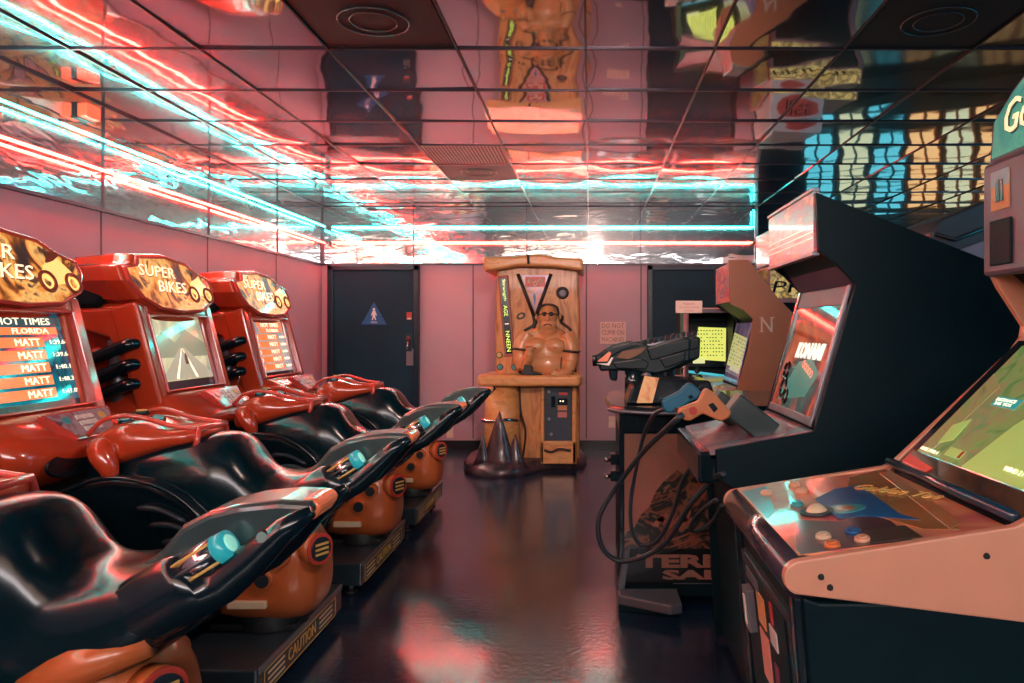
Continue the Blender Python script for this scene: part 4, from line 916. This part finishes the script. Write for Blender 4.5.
# ================================================================== BROWN CABINET WITH LETTER
YA, YC = 5.75, 6.40
k5 = YA/F
def p5(px, py): return ((px-VX)*k5, CH-(py-VY)*k5)
BRN = mat('rust_brown_laminate', (.36, .11, .045), .45, var=.08, scale=3)
t = thing('brown_cabinet', 'rust brown cabinet with a pale letter on its side and pink marquee', 'arcade machine', (1.4, 6.07, 0))
side = [p5(728.6, 260), p5(748, 260), p5(754, 266), p5(778, 298), p5(800, 320), p5(815, 345), (1.75, .0), (1.08, .0), (1.05, .62), (.98, .74), p5(712, 394), p5(737, 389), p5(748, 350), p5(753, 319), p5(744, 310), p5(730, 304)]
for a, b_ in ((YA, YA+.02), (YC-.02, YC)):
    q = MB(); q.prism(side, 'y', a, b_, BRN if a == YA else BLKM); q.build('side_panel', t, bevel=.003)
q = MB(); q.prism([(1.09, 1.51), (1.09, 1.80), (1.22, 1.81), (1.45, 1.52), (1.68, 1.2), (1.72, .07), (1.10, .07), (1.08, .62), (1.01, .74), (1.16, .82), (1.24, 1.0), (1.285, 1.3), (1.28, 1.38), (1.2, 1.44)], 'y', YA+.02, YC-.02, BLKM); q.build('cabinet_body', t, bevel=.003)
pn = Panel((1.085, (YA+YC)/2, 1.66), (0, -1, 0), (0, 0, 1)); q = MB(); pn.rect(q, -.30, -.15, .30, .15, MQ, -.005, .004); q.build('marquee', t)
pn = Panel((p5(766, 0)[0], YA, p5(0, 332)[1]), (1, 0, 0), (0, 0, 1)); q = MB()
PL = mat('pale_pink_lettering', (.62, .42, .34), .4); pn.text(q, 'N', -.04, .0, .09, .115, PL, 0, .003); pn.rect(q, -.05, 0, -.02, .008, PL, 0, .003); pn.rect(q, -.05, .107, -.02, .115, PL, 0, .003); pn.rect(q, .03, .107, .065, .115, PL, 0, .003); q.build('side_letter', t)
q = MB(); pn = Panel((1.15, YC-.04, .86), (0, -1, 0), (.12, 0, .50)); pn.rect(q, 0, 0, .57, .50, art('violet_monitor_glass', [(.04, .05, .10), (.16, .14, .24), (.28, .20, .25)], 4, es=.35, rough=.05), 0, .01); q.build('monitor', t, bevel=.003)
q = MB(); q.prism([p5(692, 398), p5(694, 391), p5(737, 387), p5(737, 398)], 'y', YA+.03, YC-.03, art('panel_pink_print', [(.5, .2, .18), (.6, .4, .35), (.2, .12, .2)], 8)); q.build('control_panel', t, bevel=.006)
for k, (a, y_) in enumerate(((.85, 5.88), (.93, 5.84), (1.0, 5.88), (1.05, 5.86), (.86, 6.2), (.95, 6.2))):
    q = MB(); q.disc((a, y_, .83), (0, 0, 1), .022, .02, CREAM, 14, .9); q.build('button', t)
for a, y_ in ((.89, 6.02), (.82, 6.12)):
    q = MB(); q.tube([(a, y_, .82), (a, y_, .89)], .008, STEEL, 8); q.ell((a, y_, .905), .024, BLK, 12); q.build('joystick', t)

# ================================================================== LOW CABINET WITH GREEN SCREEN
YG = 6.55
t = thing('green_screen_cabinet', 'dark cabinet with hooded yellow-green screen between the pole sign and brown cabinet', 'arcade machine', (.95, 6.95, 0))
def pg(px, py, Y_=YG): v = at(px, py, Y_); return (v.x, v.z)
xa, xb = pg(685, 0)[0], pg(736, 0)[0]
q = MB(); q.box(xa, xb, 6.90, 7.30, .03, 1.46, BLKM); q.box(xa, xb, 6.66, 6.95, .03, .84, BLKM); q.build('cabinet_body', t, bevel=.01)
GN = mat('painted_green_glow_side', (.04, .22, .10), .35);  # green glow of the screen painted into this side's base colour
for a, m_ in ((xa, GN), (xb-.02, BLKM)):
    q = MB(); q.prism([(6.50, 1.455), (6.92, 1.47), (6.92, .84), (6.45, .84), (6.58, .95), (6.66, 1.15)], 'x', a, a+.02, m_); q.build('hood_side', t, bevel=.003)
q = MB(); q.prism([(6.48, 1.44), (6.48, 1.475), (6.95, 1.50), (6.95, 1.46)], 'x', xa-.005, xb+.005, mat('violet_grey_top', (.14, .10, .14), .4)); q.build('hood_top', t, bevel=.004)
pn = Panel(((xa+xb)/2+.03, 6.84, 1.15), (1, .0, 0), (.0, .18, 1))
q = MB(); pn.rect(q, -.19, -.20, .19, .23, BLKG, -.02, .0); q.build('monitor_bezel', t)
q = MB(); YG_ = glow('yellow_green_screen', (.55, .62, .12), 1.0); DGN = mat('screen_black_dots', (.03, .05, .02), .3)
pn.poly(q, [(-.15, -.13), (.15, -.15), (.165, .16), (-.09, .17)], YG_, 0, .004)
for r_ in range(8):
    for c_ in range(9):
        if (r_*c_) % 5 != 4: pn.rect(q, -.10+.027*c_, .13-.033*r_, -.088+.027*c_, .142-.033*r_, DGN, .004, .005)
pn.rect(q, -.15, -.17, -.04, -.125, glow('score_box', (.6, .65, .3), .8), .004, .006); q.build('monitor', t)
q = MB(); q.tube(smooth_path([(xa+.03, 6.60, .92), (xa+.2, 6.62, .90), (xb-.02, 6.60, .87)], 5), .012, glow('cyan_edge_glow', (.05, .45, .55), .8), 8); q.build('lit_strip', t)
q = MB(); q.prism([(6.43, .80), (6.43, .84), (6.66, .89), (6.66, .80)], 'x', xa-.14, xb-.02, MATS['panel_pink_print']); q.build('control_panel', t, bevel=.006)
for x_ in (xa-.02, xa+.10):
    q = MB(); q.tube([(x_, 6.5, .85), (x_, 6.5, .92)], .009, STEEL, 8); q.ell((x_, 6.5, .935), .026, BLK, 12); q.build('joystick', t)

# ================================================================== PRIZE MACHINE with yellow header
t = thing('prize_machine', 'tall prize machine with yellow lettered header behind the black shooting cabinet', 'arcade machine', (1.99, 6.9, 0))
q = MB(); q.box(1.570, 2.390, 6.55, 7.3, .03, 1.85, mat('pink_framed_cabinet', (.30, .14, .14), .4)); q.build('cabinet_body', t, bevel=.01)
q = MB(); q.box(1.590, 2.360, 6.52, 6.56, 1.57, 1.86, art('yellow_header_art', [(.6, .3, .05), (.85, .6, .2), (.1, .06, .03), (.8, .5, .12)], 8, es=.45)); 
pn = Panel((1.60, 6.518, 1.62), (1, 0, 0), (-.1, 0, 1)); pn.text(q, 'PRIME', .0, .0, .7, .10, BLK, 0, .004, shear=.2); q.build('header', t)
q = MB(); q.box(1.610, 2.340, 6.53, 6.56, .85, 1.54, GLASS); q.build('front_glass', t)
q = MB()
for a, b_ in ((1.58, 1.62), (2.32, 2.36)): q.box(a, b_, 6.51, 6.56, .80, 1.57, mat('pink_frame', (.5, .2, .2), .3))
q.box(1.580, 2.360, 6.51, 6.56, .80, .85, MATS['pink_frame']); q.box(1.580, 2.360, 6.51, 6.56, 1.53, 1.57, MATS['pink_frame']); q.build('glass_frame', t, bevel=.006)
q = MB(); q.box(1.590, 2.040, 6.52, 7.1, 1.87, 2.18, art('white_topper', [(.55, .45, .45), (.75, .62, .6)], 3)); q.build('topper', t, bevel=.01)
q = MB(); pn = Panel((1.83, 6.52, 2.02), (1, 0, 0), (0, 0, 1)); pn.ellipse(q, 0, 0, .17, .12, REDP, 0, .008, 32); pn.text(q, 'ICE', -.09, -.05, .18, .10, BLK, .008, .012); q.build('oval_emblem', t)
q = MB(); q.box(1.570, 1.590, 6.6, 7.2, 1.0, 1.84, MATS['yellow_header_art']); q.build('side_art', t)

# ================================================================== DARK CABINET further right
t = thing('sloped_top_cabinet', 'dark cabinet with a sloping grey top rising behind the black shooting cabinet', 'arcade machine', (2.2, 4.0, 0))
q = MB(); a = lambda px, py: (at(px, py, 3.8).x, at(px, py, 3.8).z)
q.prism([a(925, 262), a(932, 232), a(940, 219), a(992, 198), a(1045, 196), a(1050, 262), (2.35, .03), (1.72, .03)], 'y', 3.8, 4.5, mat('charcoal_cabinet', (.03, .035, .045), .4)); q.build('cabinet_body', t, bevel=.012)
q = MB(); q.tube([(at(936, 234, 3.79).x, 3.79, at(936, 234, 3.79).z), (at(955, 236, 3.79).x, 3.79, at(955, 240, 3.79).z), (at(985, 228, 3.79).x, 3.79, at(985, 228, 3.79).z)], .010, RUB, 8); q.build('edge_moulding', t)
q = MB(); q.prism([a(958, 250), a(1000, 235), a(1000, 262), a(972, 268)], 'y', 3.78, 3.80, mat('grey_violet_panel', (.18, .15, .2), .4)); q.build('side_stripe', t)

# ================================================================== GOLF CABINET, nearest on the right
GN_, GF_ = 1.35, 1.97
t = thing('golf_cabinet', 'peach edged golf cabinet with trackball panel and green course screen, nearest on the right', 'arcade machine', (.95, 1.66, 0))
nose = [(.385+.032*math.cos(a_), .838+.032*math.sin(a_)) for a_ in [math.radians(95+17*i) for i in range(10)]]
prof = nose+[(.79, .757), (1.15, .72), (1.60, .70), (1.62, 1.2), (1.50, 1.80), (1.30, 1.90), (1.12, 1.86), (1.075, 1.83), (1.058, 1.72), (1.05, 1.45), (1.075, 1.40), (1.14, 1.30), (1.135, 1.27), (1.11, 1.235), (.80, .945), (.775, .932)]
for a_, b_ in ((GN_, GN_+.022), (GF_-.022, GF_)):
    q = MB(); q.prism(prof, 'y', a_, b_, PEACH); sp_ = q.build('side_panel', t, bevel=.004)
    if a_ == GN_:
        for px, py in ((821, 577), (830, 587.5), (986.5, 556)): q = MB(); c = at(px, py, GN_); q.disc((c.x, GN_, c.z), (0, -1, 0), .0062, .004, RUB, 14, .8); q.build('panel_bolt', sp_)
A, B = GN_+.022, GF_-.022
q = MB(); q.prism([(.42, .79), (.39, .80), (.41, .55), (.47, .05), (1.55, .05), (1.58, .78)], 'y', GN_+.008, GF_-.008, BLKM); lb = q.build('lower_body', t, bevel=.006)
q = MB(); q.prism([(.78, .88), (1.10, 1.20), (1.20, 1.25), (1.20, 1.36), (1.09, 1.45), (1.08, 1.70), (1.12, 1.84), (1.45, 1.80), (1.57, 1.2), (1.57, .76), (.45, .78), (.45, .82)], 'y', A, B, BLKM); q.build('upper_body', t, bevel=.004)
q = MB(); q.tube([(.395, A, .832), (.395, B, .832)], .042, mat('violet_black_roll', (.035, .03, .045), .22, coat=.8), 24); q.build('front_roll', t)
# coin door on the front face
for y_ in (A+.02, B-.02):
    q = MB(); q.prism([(.375, .80), (.415, .80), (.475, .05), (.435, .05)], 'y', y_-.02, y_+.02, BLKG); q.build('corner_post', t, bevel=.01)
pn = Panel((.412, (A+B)/2, .55), (0, -1, 0), (-.06, 0, .55))
q = MB(); pn.rect(q, -.22, -.30, .22, .19, DARK, -.005, .008); pn.rect(q, -.20, -.28, .20, .17, BLKM, .008, .012); cd_ = q.build('coin_door', t, bevel=.003)
q = MB(); pn.rect(q, -.135, .03, -.085, .13, STEEL, .012, .032); pn.rect(q, -.12, .045, -.10, .115, WHITE, .032, .035); q.build('coin_handle', cd_, bevel=.008)
for (a0, b0, a1, b1, m_, nm) in ((-.05, .075, .02, .145, mat('orange_sticker', (.75, .35, .12), .4), 'sticker'), (-.05, -.05, .03, .06, mat('salmon_sticker', (.75, .30, .22), .4), 'sticker'), (.06, .07, .12, .11, WHITE, 'sticker'), (.08, .12, .10, .165, REDP, 'coin_reject_button'), (.07, -.04, .10, .03, mat('dark_plum', (.2, .05, .1), .4), 'sticker'), (-.15, .145, -.03, .17, STEEL, 'coin_slot')):
    q = MB(); pn.rect(q, a0, b0, a1, b1, m_, .012, .015); q.build(nm, cd_)
# control panel
p0 = Vector((.40, (A+B)/2, .876)); p1 = Vector((.775, (A+B)/2, .925)); pc = Panel(p0, p1-p0, (0, 1, 0)); L = (p1-p0).length; Wh = (B-A)/2
def onp(px, py):
    d = Vector(((px-VX)/F, 1, -(py-VY)/F)); o_ = Vector((0, 0, CH)); s_ = (pc.o-o_).dot(pc.n)/d.dot(pc.n); r_ = o_+d*s_-pc.o
    return r_.dot(pc.u), r_.dot(pc.v)
def dp(mb, pts, m_, h0, h1):
    P_ = [onp(*p) for p in pts]; P_ = [(min(max(a_, -.01), L), min(max(b2, -Wh), Wh)) for a_, b2 in P_]; pc.poly(mb, P_, m_, h0, h1)
q = MB(); TAN = mat('tan_ochre_print', (.42, .19, .06), .25, coat=.8); SALM = art('salmon_red_print', [(.75, .16, .10), (.85, .35, .16), (.6, .10, .12)], 4, coat=.8)
pc.rect(q, -.015, -Wh, L, Wh, SALM, -.02, .0)
dp(q, [(741, 492), (766, 486), (775, 511), (757, 520)], TEAL, 0, .001)
dp(q, [(795, 520), (838, 522), (880, 512), (925, 548), (800, 562), (780, 552)], mat('dark_plum_print', (.09, .04, .05), .3, coat=.8), 0, .001)
dp(q, [(850, 478), (882, 466), (960, 530), (925, 530), (870, 515), (845, 500)], TAN, .001, .002)
dp(q, [(860, 486), (900, 515), (920, 521), (865, 517), (838, 520), (815, 500), (835, 490)], BLUE, .002, .003)
dp(q, [(880, 474), (892, 471), (962, 524), (950, 530)], mat('copper_print', (.50, .22, .08), .3, coat=.8), .002, .003)
a_, b2 = onp(845, 510); pc.ellipse(q, a_, b2, .045, .035, TEAL, .003, .004); pc.ellipse(q, a_, b2, .02, .02, TAN, .004, .005)
dp(q, [(862, 533), (905, 527), (925, 540), (880, 550)], mat('grey_olive_print', (.07, .055, .04), .3), .003, .004)
a_, b2 = onp(868, 488); tp = Panel(pc.P(a_, b2), (pc.u*.55-pc.v*.83), (pc.u*.83+pc.v*.55)); tp.n = pc.n
tp.text(q, 'Golden Tee', -.02, -.035, .22, .045, mat('gold_lettering', (.8, .5, .15), .4), .004, .006, shear=.2, bold=.01)
cp_ = q.build('control_panel', t)
tb = onp(817, 513)
q = MB(); q.disc(pc.P(*tb, 0), pc.n, .036, .006, DARK, 28); q.ell(pc.P(*tb, -.004), .025, CREAM, 20); q.build('trackball', cp_)
BC = {'c': CREAM, 'o': mat('orange_button', (.75, .20, .06), .3), 'b': BLUE, 'p': mat('peach_button', (.75, .40, .25), .3), 't': TEAL}
for px, py, c_ in ((767, 494.5, 'p'), (794, 486, 'p'), (802, 492.5, 'p'), (823.5, 538, 'c'), (832.5, 546.5, 'o'), (853, 533, 'b'), (862.5, 541, 'p'), (797, 506, 't')):
    a_, b2 = onp(px, py); q = MB(); q.disc(pc.P(a_, b2, 0), pc.n, .0155, .008, BC[c_], 20, .92); q.disc(pc.P(a_, b2, .008), pc.n, .011, .003, BC[c_], 20, .9); q.build('button', cp_)
# screen
s0 = Vector((.80, (A+B)/2, .935)); s1 = Vector((1.125, (A+B)/2, 1.262)); ps = Panel(s0, (0, -1, 0), s1-s0); SL = (s1-s0).length
q = MB(); ps.rect(q, -Wh, -.02, Wh, SL, GLASS, -.02, .0); q.build('screen_surround', t)
q = MB(); q.tube([(.785, A, .945), (.785, B, .945)], .012, mat('blue_black_strip', (.01, .04, .07), .2, coat=.7), 10); q.build('lower_strip', t)
q = MB()
GG = art('golf_green_ground', [(.08, .22, .07), (.22, .34, .10), (.30, .26, .12), (.14, .30, .10)], 9, es=.42, rough=.05, coat=1)
ps.rect(q, -Wh+.045, .06, Wh-.03, SL-.02, GG, 0, .003)
FWY = glow('fairway_light_green', (.32, .46, .12), .6); SND = glow('sand_tan', (.50, .38, .20), .65); RGH = art('rough_brown', [(.14, .16, .06), (.30, .24, .10), (.2, .26, .08)], 14, es=.5, coat=1)
ps.poly(q, [(-Wh+.045, .06), (-Wh+.10, .06), (-Wh+.12, .30), (-Wh+.045, .34)], RGH, .003, .004)
ps.poly(q, [(-.02, .06), (Wh-.03, .06), (Wh-.03, .33), (.08, .30), (.02, .20)], FWY, .003, .004); ps.poly(q, [(-.08, SL-.09), (Wh-.03, SL-.12), (Wh-.03, SL-.02), (-.05, SL-.02)], FWY, .003, .004)
ps.poly(q, [(.06, .26), (Wh-.03, .27), (Wh-.03, .36), (.10, .34)], SND, .004, .005); ps.poly(q, [(-.19, .10), (-.14, .12), (-.15, .19), (-.20, .16)], FWY, .004, .005)
ps.rect(q, -.13, .24, -.03, .27, glow('info_box_teal', (.02, .25, .25), .8), .005, .006); ps.text(q, 'DISTANCE', -.125, .256, .08, .009, SW, .006, .007); ps.text(q, '245 YDS', -.12, .244, .07, .009, SW, .006, .007)
ps.rect(q, -.12, .075, -.05, .10, FWY, .005, .006); ps.rect(q, -.06, .077, -.05, .098, REDP, .006, .007); ps.text(q, 'HOLE 3 PAR 4', -.235, .067, .09, .010, SW, .006, .007); ps.text(q, 'WIND 2 MPH', .12, .085, .10, .012, SW, .006, .007)
q.build('screen', t)
q = MB(); ps.poly(q, [(-Wh+.02, .018), (-.13, .015), (-.12, .032), (-Wh+.02, .046)], glow('red_lit_card', (.55, .03, .02), .3), 0, .003); q.build('lit_notice', t)
# speaker panel + marquee on top
VP_ = mat('violet_grey_plastic', (.14, .10, .14), .4)
pn = Panel((1.052, (A+B)/2, 1.58), (0, -1, 0), (0, 0, 1))
q = MB(); pn.rect(q, -Wh-.02, -.15, Wh+.02, .145, VP_, -.03, .012); q.build('speaker_panel', t, bevel=.012)
q = MB(); yy = lambda px, X=1.045: (A+B)/2-X*F/(px-VX)
pn.rect(q, yy(994), .015, yy(1012), .115, mat('orange_sticker_bright', (.80, .34, .12), .4), .012, .015); pn.rect(q, yy(994), .075, yy(1012), .115, mat('pale_blue_sticker', (.35, .55, .6), .4), .015, .016)
pn.poly(q, [(yy(999.5), .035), (yy(1003), .035), (yy(1003), .09), (yy(1001), .095), (yy(999.5), .08)], BLK, .016, .018); pn.poly(q, [(yy(1004), .035), (yy(1007), .035), (yy(1006.5), .09), (yy(1004), .085)], BLK, .016, .018); q.build('instruction_card', t)
for s_ in (-1, 1):
    q = MB(); e0, e1 = (yy(994), yy(1015)) if s_ < 0 else (-yy(1015), -yy(994)); pn.rect(q, e0, -.125, e1, -.01, BLKM, .012, .02)
    q.build('speaker_grille', t, bevel=.003)
q = MB(); pn.rect(q, -.11, -.11, .11, .10, glow('teal_top_display', (.02, .20, .22), .6), .012, .016); q.build('top_display', t)
mo = [(-Wh-.02, .0), (Wh+.02, 0), (Wh+.02, .11), (Wh-.06, .17), (.10, .24), (-.10, .24), (-Wh+.06, .17), (-Wh-.02, .11)]
pm = Panel((1.058, (A+B)/2, 1.727), (0, -1, 0), (.08, 0, 1))
q = MB(); pm.poly(q, mo, VP_, -.06, .0); q.build('marquee_case', t, bevel=.006)
q = MB(); pm.poly(q, [(a_*.94, b2*.88+.012) for a_, b2 in mo], art('green_marquee_art', [(.02, .16, .12), (.08, .36, .25), (.03, .22, .2), (.3, .45, .3)], 4, es=.6), 0, .004)
MGL = glow('cream_marquee_lettering', (.95, .80, .45), .9)
pm.text(q, 'Golden Tee', -Wh+.06, .055, .46, .085, mat('marquee_shadow_green', (.01, .06, .05), .4), .004, .006, shear=.2); pm.text(q, 'Golden Tee', -Wh+.055, .06, .46, .085, MGL, .006, .009, shear=.2); q.build('marquee', t)

for o in bpy.data.objects:
    if '_org' in o: del o['_org']
